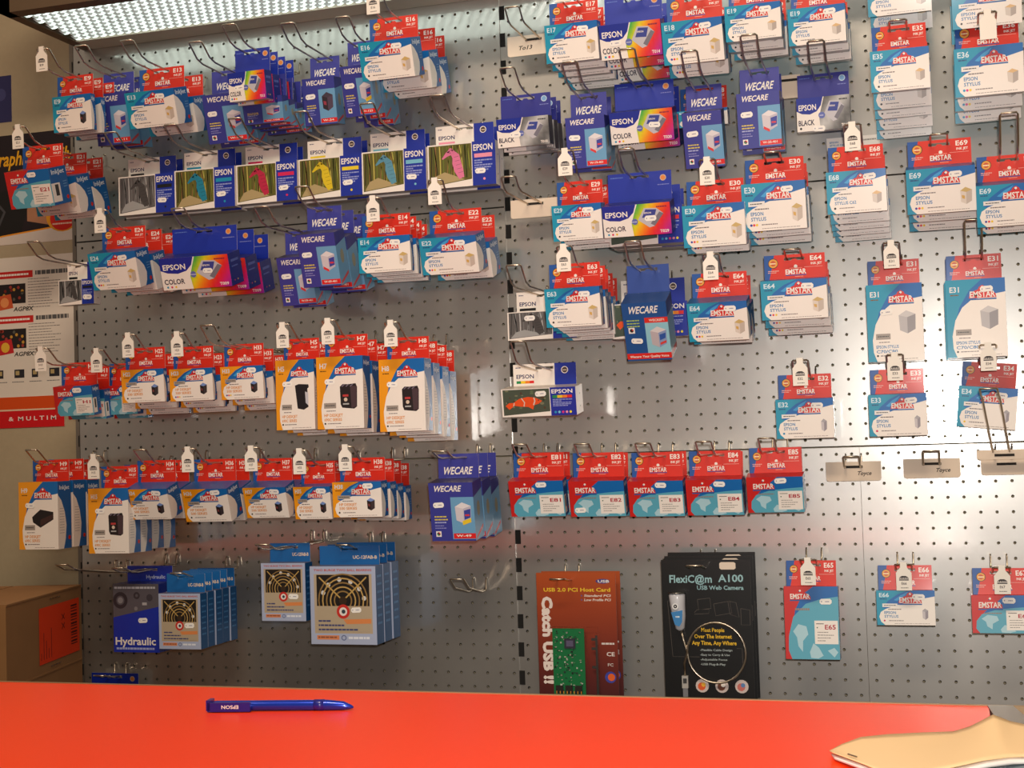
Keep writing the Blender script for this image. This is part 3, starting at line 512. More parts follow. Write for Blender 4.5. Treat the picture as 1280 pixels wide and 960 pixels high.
for k0, nk in ((-20, 18), (-2, 18), (16, 18), (34, 18)):
    panel(0, 0, 36, k0, nk, -.0125, 35 * PIT + .0085)
    if k0 in (-2,): panel(RX, 0, 24, k0, nk, RX - .0068, RX + 23.5 * PIT); panel(RX + 24 * PIT + .0006, 24, 12, k0, nk, RX + 23.52 * PIT, RX + 35 * PIT + .0125)
    else: panel(RX, 0, 36, k0, nk, RX - .0068, RX + 35 * PIT + .0125)
def post(x, name):
    mb = MB(); z = Z0 - .62
    mb.box(x - .0055, x + .0075, .002, .02, 0.35, ZT + .1, mi=0)
    while z < ZT + .05: mb.box(x - .0034, x + .0060, .001, .003, z, z + .025, mi=1); z += .05
    link('upright_post', mb.mesh('upright_post', [M_STEEL, M_DARK]), wall)
post(35.54 * PIT, 'p'); 
mb = MB(); z = Z0 - .62; mb.box(-.0125 - .009, -.013, -.001, .02, .35, ZT + .02)
while z < ZT: mb.box(-.0155, -.0134, -.0016, -.0008, z, z + .022, mi=1); z += .05
link('upright_post', mb.mesh('upright_post', [M_GREY, M_DARK]), wall)
mb = MB(); mb.box(35 * PIT + .0085, 35 * PIT + .0098, -.0012, .002, .35, ZT + .1); link('edge_strip', mb.mesh('edge_strip', M_STEEL), wall)
# wall behind and to the left
mb = MB(); mb.box(-1.6, 2.9, .05, .15, 0, 3.0); structure('wall_far', mb.mesh('wall_far', M_PLASTER))
mb = MB(); mb.box(-1.6, -.0225, .004, .05, 0, 2.6); structure('wall_left', mb.mesh('wall_left', M_PLASTER))
mb = MB(); mb.box(-2, 4, -4.5, .15, -.05, 0); structure('floor', mb.mesh('floor', mat('floor_vinyl', (120, 108, 96), rough=.5)))
# light canopy over the display
can = bpy.data.objects.new('light_canopy', None); C.objects.link(can); can.location = (0, 0, ZT)
tag(can, 'lit display canopy with prismatic diffuser along the top of the perforated wall', 'canopy light')
XL, XR = .012, RX + 35 * PIT + .02
mb = MB(); mb.box(XL + .022, XR, -.058, -.0015, -.002, .06); link('rear_rail', mb.mesh('rear_rail', mat('grey_rail', (206, 196, 178), rough=.4, metal=.15)), can)
mb = MB(); mb.box(XL, XR, -.262, -.232, -.002, .12); mb.box(XL, XL + .022, -.262, -.0015, -.002, .10); mb.box(XR, XR + .02, -.262, -.0015, -.002, .10); mb.box(XL, XR, -.262, -.0015, .11, .12)
link('frame', mb.mesh('frame', M_FRAME), can)
mb = MB(); px = .0185; ny = 9; y0 = -.234; dy = (.234 - .058) / ny; nx = int((XR - XL - .022) / px); rr = random.Random(5)
for i in range(nx):
    for j in range(ny):
        x = XL + .022 + (i + .5) * px + (px * .5 if j % 2 else 0); y = y0 + (j + .5) * dy; k = rr.uniform(.8, 1.1); e = px / 2
        def gl(v): return (v * .82, v * .97, v * .88)
        mb.add([(x - e, y - dy / 2, .004), (x + e, y - dy / 2, .004), (x + e, y + dy / 2, .004), (x - e, y + dy / 2, .004), (x - e * .35, y - dy * .2, -.001), (x + e * .35, y - dy * .2, -.001), (x + e * .35, y + dy * .2, -.001), (x - e * .35, y + dy * .2, -.001)],
               [[4, 5, 6, 7], [0, 1, 5, 4], [1, 2, 6, 5], [2, 3, 7, 6], [3, 0, 4, 7]], [gl(.01), gl(.01), gl(.02), gl(.02), gl(.06 * k), gl(.12 * k), gl(.95 * k), gl(.6 * k)])
o = link('diffuser', mb.mesh('diffuser', M_DIFF), can); o['kind'] = 'stuff'
# counter
ZC = Z0 + 0.41194 - .268
e0, e1 = atz(0, 851, ZC), atz(1225, 882.5, ZC); yb = (e0.y + e1.y) / 2
ctr = bpy.data.objects.new('service_counter', None); C.objects.link(ctr); ctr.location = (.9, yb, 0); tag(ctr, 'orange-red laminate service counter with brown edging in front of the wall', 'counter')
def rel(o_, me, name): k = link(name, me, o_); k.location = -Vector(o_.location); return k
xr_ = atz(1236, 884, ZC).x
mb = MB(); mb.box(-.6, xr_, yb - .62, yb - .004, ZC - .035, ZC); rel(ctr, mb.mesh('countertop', M_ORANGE), 'countertop')
mb = MB(); mb.box(-.6, xr_ + .1, yb - .004, yb, ZC - .035, ZC + .0008); rel(ctr, mb.mesh('edging', M_EDGE), 'edging')
mb = MB(); q = [atz(1234, 882.4, ZC), atz(1266, 883, ZC), atz(1300, 912, ZC), atz(1262, 925, ZC)]
mb.add([(*p.xy, ZC + .001) for p in q] + [(*p.xy, ZC - .035) for p in q], [[3, 2, 1, 0], [0, 1, 5, 4], [1, 2, 6, 5], [2, 3, 7, 6], [3, 0, 4, 7]]); rel(ctr, mb.mesh('end_cap', M_GREY), 'end_cap').__setitem__('label', 'grey metal corner cap')
mb = MB(); mb.box(-.6, xr_ - .02, yb - .58, yb - .05, 0, ZC - .035); rel(ctr, mb.mesh('body', M_GREY), 'body')

# ------------------------------------------------------------------ packs (picture corners of the front face: left, top, right, bottom)
CMY = ((60, 60, 160), (230, 60, 60), (240, 200, 40)); TRI = ((20, 150, 200), (220, 50, 130), (240, 200, 40)); Q = 'SE'
# left bay, top row
stack('E9', 'SE', 65, 122, 113, 166, .20, 3, 34, 14, hx=.085, tg='E9', pic='black', hrise=.03)
stack('W-11', 'WE', 116, 119, 157, 182, .14, 2, 42, 34, hx=.09, desc='purple ink carton coded W-11 on red strip', where='beside the E9 packs')
stack('E13', 'SE', 155, 117, 216, 161, .19, 2, 66, 50, pic='gold', hx=.07)
stack('W-120', 'WE', 252, 120, 300, 180, .15, 2, 40, 36, desc='purple ink carton coded W-120 on red strip', where='right of E13 packs', hx=.09)
stack('W-108', 'WE', 303, 124, 352, 156, .15, 4, 30, 26, desc='purple ink carton coded W-108 on red strip', where='under rainbow cartons', hook=False, nost=1)
stack('T013', 'EC', 284, 92, 330, 127, .20, 4, 32, 28, desc='small rainbow colour ink carton with navy tab', where='in top row', hx=.06)
stack('W-34', 'WE', 377, 99.5, 417, 157, .11, 1, 40, 34, pic='k', desc='purple ink carton with black cartridge coded W-34', hx=.12)
stack('W-123', 'WE', 424, 84, 462, 146, .17, 3, 42, 36, pic='y', desc='purple ink carton coded W-123 on red strip', where='left of E16 packs', hx=.05)
stack('E16', 'SE', 447, 54.5, 513, 101, .21, 3, [84, 55, 10], 50, tg='E16', pic='gold')
# seahorse row
SEA = [(148, 222, 218, 270, (60, 56, 56), (20, 20, 24), 1, 'black'), (218, 214, 293, 264, (20, 130, 160), (20, 150, 190), 0, 'cyan'), (295, 207, 371, 256, (190, 30, 70), (220, 30, 90), 0, 'magenta'),
       (373, 200, 452, 250, (224, 196, 30), (240, 210, 40), 0, 'yellow'), (452, 191, 532, 243, (90, 150, 175), (120, 190, 215), 0, 'pale cyan'), (534, 182.5, 619, 237, (226, 120, 160), (240, 150, 175), 0, 'pink')]
for a in SEA: stack('', 'EP', *a[:4], .085, 2, 26, 22, col=a[4], dc=a[5], bw=a[6], desc='photo ink carton with %s seahorse picture' % a[7], th=38, hx=.12, jit=.5, drop=3)
# left edge and second row
stack('E21', 'RB', 5, 216, 60, 262, .235, 1, 30, 54, tg='E21', hx=.02, hl='bent double-wire steel hook holding the leftmost packs marked E21', desc='red and pale blue ink carton marked E21', p=17)
stack('E21', 'SE', 38, 225, 93, 271, .16, 2, [54, 54], 48, hook=False, pic='gold', dots=CMY, where='behind the red carton')
stack('', 'EP', 73, 351, 117, 382, .14, 1, 26, 22, col=(120, 118, 118), dc=(20, 20, 24), bw=1, desc='photo ink carton with grey picture left of the E24 packs', th=36, hx=.13, tg=None)
stack('E24', 'SE', 109, 318, 168, 364, .20, 3, [58, 52, 10], 46, tg='E24', pic='gold', dots=CMY, hx=.03)
stack('T009', 'EC', 198, 324, 284, 364, .21, 3, [62, 60, 20], 46, desc='wide rainbow colour ink carton with navy tab', where='right of E24 packs', th=46, hx=.05)
stack('W-09-401', 'WE', 345, 323, 387, 384, .16, 2, 40, 36, desc='purple ink carton coded W-09-401, left', where='stack', hx=.12)
stack('W-09-401', 'WE', 370, 294, 417, 361, .20, 3, 52, 44, desc='purple ink carton coded W-09-401', where='right stack', hx=.05)
stack('E14', 'SE', 447, 298, 512, 342, .18, 4, 27, 14, tg='E14', drop=3, pic='gold')
stack('E22', 'SE', 523, 299, 594, 345, .20, 2, 78, 50, pic='gold', dots=CMY, tg='E22', hx=.05, hrise=.04)
# H rows
stack('H1', 'RB', 66, 484, 114, 521, .19, 2, 40, 24, tg='H1', hx=.09, drop=5, where='at left edge')
stack('H1', 'RB', 128, 483, 170, 519, .13, 2, 36, 20, tg='H1', hx=.07, drop=5, where='behind H22 packs')
stack('H22', 'SH', 151, 463, 204, 504, .19, 3, 40, 12, drop=7, tg='H22'); stack('H23', 'SH', 211, 462, 265, 502, .19, 3, 40, 12, drop=7, tg='H23', dots=CMY)
stack('H33', 'SH', 275, 459, 328, 500, .19, 3, 40, 12, drop=7, dots=CMY, hx=.12, hrise=.03)
stack('H5', 'TH', 344, 451, 392, 538, .18, 3, 38, 30, drop=4, tg='H5', pic='open'); stack('H7', 'TH', 395, 447, 453, 537, .20, 3, 44, 32, drop=4, tg='H7'); stack('H8', 'TH', 473, 450, 530, 540, .20, 4, 42, 34, drop=4, tg='H8')
stack('H9', 'TH', 23, 603, 72, 687, .20, 3, 46, 40, pic='drum', hx=.02); stack('H15', 'TH', 110, 611, 160, 692, .20, 4, 40, 38, tg='H15')
stack('H34', 'SH', 156, 612, 208, 652, .20, 2, 46, 40, hx=.02); stack('H36', 'SH', 226, 612, 283, 655, .20, 2, 50, 44, tg='H36', hx=.05)
stack('H37', 'SH', 303, 610, 356, 650, .19, 2, 46, 38, tg='H37'); stack('H35', 'SH', 366, 609, 412, 650, .18, 2, 40, 30, tg='H35'); stack('H38', 'SH', 415, 603, 476, 647, .20, 4, 38, 28, drop=3, tg='H38', p=3)
stack('W-49', 'WE', 535, 604, 590, 678, .19, 3, 50, 46, pic='y', desc='purple ink carton coded W-49 on red strip', hx=.05, hrise=.012, p=8)
# fans
stack('', 'HY', 141, 730, 198, 815, .13, 1, 30, 50, cat='fan box', where='at the lower left', hx=.06, hrise=.012)
stack('', 'FB', 198, 742, 250, 811, .20, 5, 27, 24, cat='fan box', desc='small silver fan box', where='right of the blue box', jit=.5, hx=.01, hrise=.01)
stack('', 'FB', 326, 704, 381, 776, .15, 1, 27, 30, cat='fan box', desc='single small silver fan box', where='between the fan box stacks', hx=.08, hrise=.012)
stack('', 'FB', 387, 708, 469, 805, .16, 3, 36, 32, cat='fan box', desc='large silver fan box', where='right of the single small one', jit=.5, hx=.0, hrise=.01)
# right bay, top rows
stack('E17', 'SE', 680, 32.5, 746, 79, .20, 5, 36, 26, tg='E17', pic='gold', drop=2)
stack('T014', 'EC', 748, 32.5, 825, 75, .20, 3, [48, 75, 10], 40, desc='rainbow colour ink carton with silver cartridge', where='between E17 and E18', drop=2)
stack('E18', 'SE', 826, 29, 902, 81, .20, 2, 60, 40, pic='gold', dots=CMY, drop=3)
stack('E19', 'SE', 905, 9, 975, 52, .20, 3, 42, 34, where='left of two stacks', drop=3)
stack('E19', 'SE', 984, 12, 1056, 57, .18, 3, 42, 34, where='right of two stacks', drop=3, hx=.03)
stack('E37', 'SE', 1083, -26, 1163, 20, .20, 2, 70, 40, desc='white and teal ink pack above the E35 packs', drop=3, hook=False)
stack('E37', 'SE', 1189, -12, 1277, 36, .22, 2, 70, 40, desc='white and teal ink pack above the E36 packs', drop=2, hook=False)
stack('T018', 'EK', 620, 150, 685, 185, .15, 3, 32, 26, desc='black and grey ink carton with indigo tab', where='under handwritten card', hx=.08)
stack('W-19-401', 'WE', 706, 148, 755, 211, .17, 2, 40, 34, desc='purple ink carton coded W-19-401', where='below the E17 packs', hx=.09, lift=.008, hrise=.028)
stack('T020', 'EC', 761, 142, 840, 181, .16, 2, 50, 40, desc='rainbow colour ink carton with blue cartridge', where='between purple cartons', th=46, hx=.09, lift=.008, hrise=.028)
stack('W-20-401', 'WE', 852, 142, 901, 211, .16, 1, 40, 36, desc='purple ink carton coded W-20-401 below the E18 packs', hx=.1, lift=.008, hrise=.028)
stack('E28', 'SE', 846, 140, 909, 160, .10, 1, 40, 24, desc='ink carton with red tab behind the purple W-20-401 carton', hook=False, nost=1)
stack('W-22-401', 'WE', 920, 118, 974, 186, .17, 2, 45, 34, desc='purple ink carton coded W-22-401', where='below the E19 packs', hx=.09, lift=.008, hrise=.028)
stack('T019', 'EK', 995, 124, 1062, 165, .12, 1, 45, 20, desc='single black ink carton with navy tab below right E19 packs', st=(.3, .85), hx=.10, lift=.008, hrise=.028)
stack('E35', 'SE', 1087, 65, 1161, 115, .24, 5, [56, 38, 36, 36, 30], 26, pic='beige', drop=7, hx=.01, hrise=.004, nost=1)
stack('E36', 'SE', 1192, 62, 1279, 121, .22, 3, [60, 55, 30], 34, tg='', hx=.03, hrise=.004, dots=TRI, drop=4, nost=1)
# middle rows
stack('E29', 'SE', 689, 258, 751, 302, .18, 3, 40, 30, tg='E29', pic='gold', drop=2, hx=.06, hrise=.04)
stack('T029', 'EC', 752, 259, 837, 298, .19, 1, 50, 42, desc='large rainbow colour ink carton beside the E29 packs', th=48, hx=.06)
stack('', 'EP', 761, 262, 853, 309, .14, 2, 40, 34, col='x', dc=(220, 50, 130), fish=1, desc='photo ink carton half hidden', where='behind rainbow carton', hook=False, nost=1)
stack('E30', 'SE', 852, 258, 930, 310, .18, 2, 40, 32, tg='E30', pic='gold', dots=CMY, drop=3, where='left of two stacks')
stack('E30', 'SE', 926, 231, 1006, 290, .17, 3, 42, 34, pic='gold', dots=CMY, drop=4, where='right of two stacks', hx=.0, hrise=.01)
stack('E68', 'SE', 1032, 216, 1107, 268, .19, 5, [48, 34, 32, 30, 30], 24, tg='E68', drop=5, l2='STYLUS C62')
stack('E69', 'SE', 1132, 213, 1219, 269, .18, 3, 48, 36, pic='gold', dots=CMY, drop=4, where='left of two stacks', hx=.01, hrise=.006)
stack('E69', 'SE', 1220, 233, 1306, 285, .18, 2, 48, 40, pic='gold', dots=CMY, drop=3, where='right of two stacks', hx=.06, hrise=.05, nost=1)
stack('', 'EP', 634, 391, 720, 426, .09, 1, 40, 30, col=(120, 118, 118), dc=(20, 20, 24), bw=1, desc='photo ink carton with grey picture left of the E63 packs', hx=.16, hrise=.03, th=38, st=(.25, .15))
stack('E63', 'SE', 680, 362, 749, 410, .20, 5, 32, 24, tg='E63', pic='gold', drop=3)
stack('', 'WX', 776, 380, 832, 457, .20, 1, 40, 52, desc='blue carton with red foot band and small cartridge picture', p=24, hx=.07, hrise=.03, lift=.01)
stack('', 'EP', 765, 381, 859, 424, .09, 1, 40, 34, col='x', dc=(220, 50, 130), fish=1, desc='photo ink carton with rainbow bar behind the leaning blue carton', th=44, hook=False, nost=1)
stack('E64', 'SE', 858, 380, 933, 429, .19, 2, 54, 44, tg='E64', pic='gold', dots=CMY, drop=1, where='left of two stacks', p=17)
stack('E64', 'SE', 950, 352, 1033, 401, .16, 3, 44, 34, pic='gold', dots=CMY, drop=6, where='right of two stacks', hx=.0, hrise=.01)
stack('E31', 'TE', 1082, 357, 1152, 453, .09, 2, 34, 24, tg='E31', where='left of two stacks', tilt=3)
stack('E31', 'TE', 1181, 351, 1256, 448, .10, 2, 34, 24, where='right of two stacks', hx=.06, hrise=.05, st=(.58, .1), tilt=3)
stack('', 'EP', 626, 487, 719, 522, .14, 1, 40, 46, col='x', dc=(240, 150, 40), fish=1, desc='photo ink carton with orange fish picture at the centre seam', p=8, th=38, hx=.11, lift=.01, hrise=.035, st=(.46, .12))
stack('E32', 'SE', 969, 500, 1041, 549, .10, 1, 30, 24, tg='E32', pic='slim', dots=((20, 140, 190),), p=4)
stack('E33', 'SE', 1085, 494, 1158, 546, .10, 1, 30, 24, tg='E33', pic='slim', dots=((210, 30, 90),), p=4, tilt=2)
stack('E34', 'SE', 1199, 482, 1273, 533, .058, 1, 30, 18, tg='E34', hx=.05, pic='slim', dots=((240, 200, 40),), p=4, roll=6, tilt=5)
for c, x0, x1, y in (('E81', 635, 703, 602), ('E82', 710, 779, 602), ('E83', 784, 853, 602), ('E84', 856.5, 927, 600.5), ('E85', 932.5, 1003, 597)):
    stack(c, 'RB', x0, y, x1, y + 46, .11, 2, 34, 26, hx=.09, hrise=.022, p=14, jit=1.6, st=(.5, .04) if c != 'E82' else (.08, .75))
stack('E65', 'RB', 979.5, 733, 1047, 823, .09, 1, 30, 24, tg='E65', tall=1, st=(.66, .17), p=-3, hrise=.012, hx=.03, tilt=-12)
stack('E66', 'SE', 1095, 738, 1168, 781, .09, 1, 30, 24, tg='E66', pic='slim', dots=((210, 30, 90),), p=-3, hrise=.012, hx=.03, tilt=-8)
stack('E67', 'RB', 1214, 744, 1292, 791, .10, 1, 30, 26, tg='E67', p=-3, hrise=.012, hx=.03, tilt=-10)
stack('', 'EC', 104, 874, 166, 905, .05, 1, 30, 26, desc='ink carton with navy tab low behind the counter at the left', hook=True, nost=1, hx=.03, hrise=.01)

# empty hooks and blank cards
def empty_hook(x, y, out_, label, base, **k):
    p = at(x, y, out_); b_ = at(base[0], base[1], .008)
    return make_hook(b_.x, b_.z, out_, label, rise=k.get('rise', .02), lift=max(0, p.z - b_.z - k.get('rise', .02)) if k.get('l', 1) else 0, sway=k.get('sway', 0), bend=k.get('bend', .05))
empty_hook(556, 724, .13, 'bare wire hook right of the large fan boxes', (599, 738), rise=.022, bend=.05)
empty_hook(74, 706, .20, 'bare wire hook at the left edge below the H9 packs', (150, 714), rise=.014)
def blank_card(x0, y0, x1, y1, out_, label, text, hand=True, hookp=None, hrise=.02, hx=.05, lift=0, sway=0):
    P = at(x0, y0, out_); w_ = (at(x1, y0, out_).x - P.x) * 1000; h_ = (P.z - at(x0, y1, out_).z) * 1000; q = 4
    pts = [(0, 0), (w_, 0), (w_, h_ - q), (w_ - 1.2, h_ - 1.2), (w_ - q, h_), (q, h_), (1.2, h_ - 1.2), (0, h_ - q)]
    S = Sheet(); S.poly(pts, (232, 214, 194), 0)
    if text: S.text(text, w_ * .56 if text != 'To13' else w_ * .2, h_ * .5, h_ * .2, (60, 54, 50), w_ * .26, 1, .3)
    mb = MB(); S.put(mb, lambda x, y, l: (x / 1000, -l, -y / 1000)); n = len(pts)
    mb.add([(a / 1000, .001, -b_ / 1000) for a, b_ in pts] + [(a / 1000, 0, -b_ / 1000) for a, b_ in pts], [list(range(n))] + [[i, (i + 1) % n, n + (i + 1) % n, n + i] for i in range(n)], lin((214, 196, 176)))
    r = link('blank_card', mb.mesh('blank_card', M_MATTE), None, P); tag(r, label, 'card')
    slot = MB(); slot.box(w_ / 2000 - .015, w_ / 2000 + .015, -.0012, -.0006, -.0105, -.0065, lin((40, 36, 32))); link('hang_slot', slot.mesh('hang_slot', M_MATTE), r)
    if hookp: make_hook(P.x + w_ / 2000, P.z - .0086 - lift, out_ + hx, hookp, rise=hrise, lift=lift, bend=.035, sway=sway)
blank_card(634, 47, 700, 72, .05, 'cream card with handwriting high at the centre seam', 'To13', hookp='wire hook holding the handwritten card high at the centre seam', hx=.13, hrise=.02)
blank_card(638, 251, 700, 274, .05, 'plain cream card hanging left of the E29 packs', '', hookp='wire hook holding the plain card left of the E29 packs', hx=.16, hrise=.02)
blank_card(1032, 578, 1101, 602, .02, 'cream handwritten card, left of three blank cards at right', 'Toyce', hookp='short wire hook of the leftmost of three cream cards', hx=.05, hrise=.018)
blank_card(1129, 574, 1200, 598, .02, 'cream handwritten card, middle of three blank cards at right', 'Toyce', hookp='short wire hook of the middle one of three cream cards', hx=.06, hrise=.022)
blank_card(1226, 574, 1290, 594, .02, 'cream card at right edge, behind the overhanging card', '')
blank_card(1221, 563, 1290, 575, .045, 'cream card in front of another at the right edge', '')
Ph = at(1256, 572, .02); make_hook(Ph.x, Ph.z, .20, 'long wire hook rising in front of the E34 pack', lift=.095, rise=.012, bend=.035, sway=-.026)
blank_card(976, 95, 1000, 124, .07, 'cream card edge behind the W-22-401 cartons', '')
# white second tab over the E68 stack
S = Sheet(); S.rect(0, 0, 86, 26, WHITE, 0); S.text('EPSON', 5, 6, 3, (24, 120, 180), 14, 1); S.text('STYLUS C62', 5, 11, 3, (24, 120, 180), 24, 1); S.circ(53, 7, 2, (40, 40, 40), 1, 10); S.dashes(58, 6, 22, 2.5, (150, 146, 140), 1, 3)
mb = MB(); S.put(mb, lambda x, y, l: (x / 1000, -l, -y / 1000)); mb.box(0, .086, .0002, .001, -.026, 0, lin(WHITE))
o = link('folded_back_card', mb.mesh('folded_back_card', M_CARD), None, at(1033, 173.5, .03)); tag(o, 'white printed card standing up behind the E68 packs', 'card')

# ------------------------------------------------------------------ blister cards
def board(w_, h_, S, name, mat_=M_CARD, edge=(40, 30, 30)):
    mb = MB(); S.put(mb, lambda x, y, l: (x / 1000, -l, -y / 1000)); mb.box(0, w_ / 1000, .0001, .0012, -h_ / 1000, 0, lin(edge)); return mb.mesh(name, mat_)
P = at(670, 716, .06); w_ = (at(769, 716, .06).x - P.x) * 1000; h_ = 225
S = Sheet(); S.grid(0, 0, w_, h_, 1, 4, lambda x, y: (176 - 110 * (y / h_) ** 1.2, 76 - 52 * min(1, y / h_ * 1.1), 26), 0)
S.text('USB 2.0 PCI Host Card', w_ * .09, h_ * .115, h_ * .028, (240, 200, 50), w_ * .84, 2); S.text('Standard PCI', w_ * .6, h_ * .165, h_ * .018, (230, 220, 210), w_ * .33, 2, .2); S.text('Low Profile PCI', w_ * .6, h_ * .197, h_ * .018, (230, 220, 210), w_ * .33, 2, .2); S.circ(w_ * .57, h_ * .175, 1.4, (90, 90, 150), 2, 8); S.circ(w_ * .57, h_ * .206, 1.4, (90, 90, 150), 2, 8)
S.circ(w_ * .84, h_ * .065, w_ * .09, (70, 60, 130), 2, 16, h_ * .018); S.text('USB', w_ * .78, h_ * .055, h_ * .02, WHITE, w_ * .14, 3)
S.text('Catch USB !!', w_ * .07, h_ * .185, w_ * .125, (236, 220, 210), h_ * .66, 2, vert=True); [S.text('Catch USB !!', w_ * .07 + k_, h_ * .185 + l_, w_ * .125, (236, 220, 210), h_ * .66, y_, vert=True) for y_, k_, l_ in ((3, 1.1, 0), (4, -1.1, 0), (5, 0, .9), (6, 0, -.9))]
S.text('CE', w_ * .86, h_ * .6, h_ * .03, (226, 216, 210), w_ * .1, 2); S.text('FC', w_ * .87, h_ * .685, h_ * .022, (200, 190, 184), w_ * .07, 2); S.dashes(w_ * .8, h_ * .53, w_ * .16, h_ * .014, (220, 210, 204), 2, 4); S.circ(w_ * .9, h_ * .79, w_ * .07, (60, 70, 160), 2, 14); S.circ(w_ * .91, h_ * .79, w_ * .045, (230, 100, 40), 3, 12)
me = board(w_, h_, S, 'backing_card')
for i in range(2):
    r = link('interface_card_pack', me, None, P + Vector((.003 * i, .022 * i, .0005 * i))); tag(r, 'rusty brown blister card with green circuit board, %s of two' % ('front' if i == 0 else 'rear'), 'blister pack', 'circuit board blister packs')
    if i: continue
    mb = MB(); ox, oz = w_ * .2 / 1000, -h_ * .42 / 1000; bw_, bh_ = w_ * .4 / 1000, h_ * .5 / 1000; mb.box(ox, ox + bw_, -.008, -.0065, oz - bh_, oz, lin((20, 110, 60))); rr = random.Random(11)
    for q in range(110):
        a, b_ = rr.uniform(.03, .88) * bw_, rr.uniform(.03, .93) * bh_; s1, s2 = rr.uniform(.0008, .0035), rr.uniform(.0008, .003); c = rr.choice(((30, 30, 30), (170, 165, 150), (120, 130, 110), (40, 60, 50), (190, 190, 180)))
        mb.box(ox + a, ox + min(a + s1, bw_), -.0095, -.008, oz - b_ - s2, oz - b_, lin(c))
    mb.box(ox + bw_ * .38, ox + bw_ * .72, -.0105, -.008, oz - bh_ * .3, oz - bh_ * .15, lin((50, 48, 60))); mb.box(ox + bw_ * .44, ox + bw_ * .66, -.0107, -.0105, oz - bh_ * .27, oz - bh_ * .18, lin((90, 84, 110)))
    for q in range(3): mb.box(ox + bw_ * (.08 + .3 * q), ox + bw_ * (.3 + .3 * q), -.013, -.008, oz - bh_ * .98, oz - bh_ * .86, lin((40, 34, 30)))
    for q in range(8): mb.box(ox + bw_ * (.1 + .11 * q), ox + bw_ * (.12 + .11 * q), -.0135, -.013, oz - bh_ * .98, oz - bh_ * .94, lin((230, 150, 40)))
    link('circuit_board', mb.mesh('circuit_board', M_CARD), r)
    mb = MB(); mb.box(w_ * .74 / 1000, w_ * .765 / 1000, -.009, -.008, -h_ * .93 / 1000, -h_ * .47 / 1000); [mb.box(w_ * .69 / 1000, w_ * .74 / 1000, -.009, -.008, -h_ * (z_ + .02) / 1000, -h_ * z_ / 1000) for z_ in (.49, .56, .7)]; link('metal_bracket', mb.mesh('metal_bracket', M_STAPLE), r)
    mb = MB()
    for rad, z_ in ((.0, 0),): mb.tube([(ox - .003, -.011, oz + .003), (w_ * .78 / 1000, -.011, oz + .003), (w_ * .78 / 1000, -.011, -h_ * .96 / 1000)], .0006, 5)
    mb.tube([(w_ * .62 / 1000, -.011, oz), (w_ * .64 / 1000, -.011, oz - .06)], .0005, 5)
    link('blister_edge', mb.mesh('blister_edge', M_BLISTER), r)
make_hook(P.x + w_ / 2 / 1000 - .02, P.z - .012, .11, 'wire hook through the brown circuit board pack', rise=.006)
P = at(826, 700, .11); w_ = (at(937, 696, .11).x - P.x) * 1000; h_ = 240
S = Sheet(); S.rect(0, 0, w_, h_, (8, 5, 4), 0); fc = (150, 190, 196)
S.text('FlexiC@m', w_ * .09, h_ * .1, h_ * .055, fc, w_ * .48, 2); S.text('A100', w_ * .64, h_ * .1, h_ * .05, fc, w_ * .28, 2); S.text('USB Web Camera', w_ * .4, h_ * .175, h_ * .028, fc, w_ * .52, 2)
for i, t_ in enumerate(('Meet People', 'Over The Internet', 'Any Time, Any Where')): S.text(t_, w_ * (.43, .35, .32)[i], h_ * (.462 + .044 * i), h_ * .027, (238, 190, 40), w_ * (.26, .42, .5)[i], 2)
for i, t_ in enumerate(('-Flexible Cable Design', '-Easy to Carry & Use', '-Adjustable Focus', '-USB Plug-&-Play')): S.text(t_, w_ * .41, h_ * (.605 + .032 * i), h_ * .014, (160, 170, 170), w_ * (.36, .33, .3, .28)[i], 2)
g = (84, 76, 70)
for q in ([(.4, .27), (.54, .26), (.55, .33), (.41, .34), (.4, .27)], [(.36, .36), (.39, .34), (.53, .335), (.52, .365), (.36, .37)], [(.58, .3), (.76, .28), (.78, .36), (.6, .38), (.58, .3)], [(.74, .28), (.83, .29), (.86, .39), (.76, .37), (.74, .28)], [(.88, .33), (.98, .34), (.98, .44), (.88, .44), (.88, .33)], [(.08, .28), (.06, .28), (.1, .66), (.4, .66)], [(.82, .6), (.88, .6), (.88, .7)]): S.line([(w_ * a, h_ * b_) for a, b_ in q], .7, g, 1)
for i in range(3):
    cx_, cy_ = w_ * (.42 + .22 * i), h_ * .855; S.circ(cx_, cy_, w_ * .075, (206, 190, 184), 1, 14); S.circ(cx_ - 1, cy_ + 1, w_ * .045, ((220, 90, 40), (110, 60, 40), (200, 110, 100))[i], 2, 9); S.circ(cx_ + 2, cy_ - 2, w_ * .025, ((240, 180, 60), (240, 230, 220), (90, 130, 180))[i], 3, 8)
S.poly([(w_ * .66, 6), (w_ * .68, 4), (w_ * .82, 4), (w_ * .84, 6), (w_ * .84, 14), (w_ * .82, 16), (w_ * .68, 16), (w_ * .66, 14)], (226, 208, 190), 2)
me = board(w_, h_, S, 'backing_card', edge=(16, 12, 12))
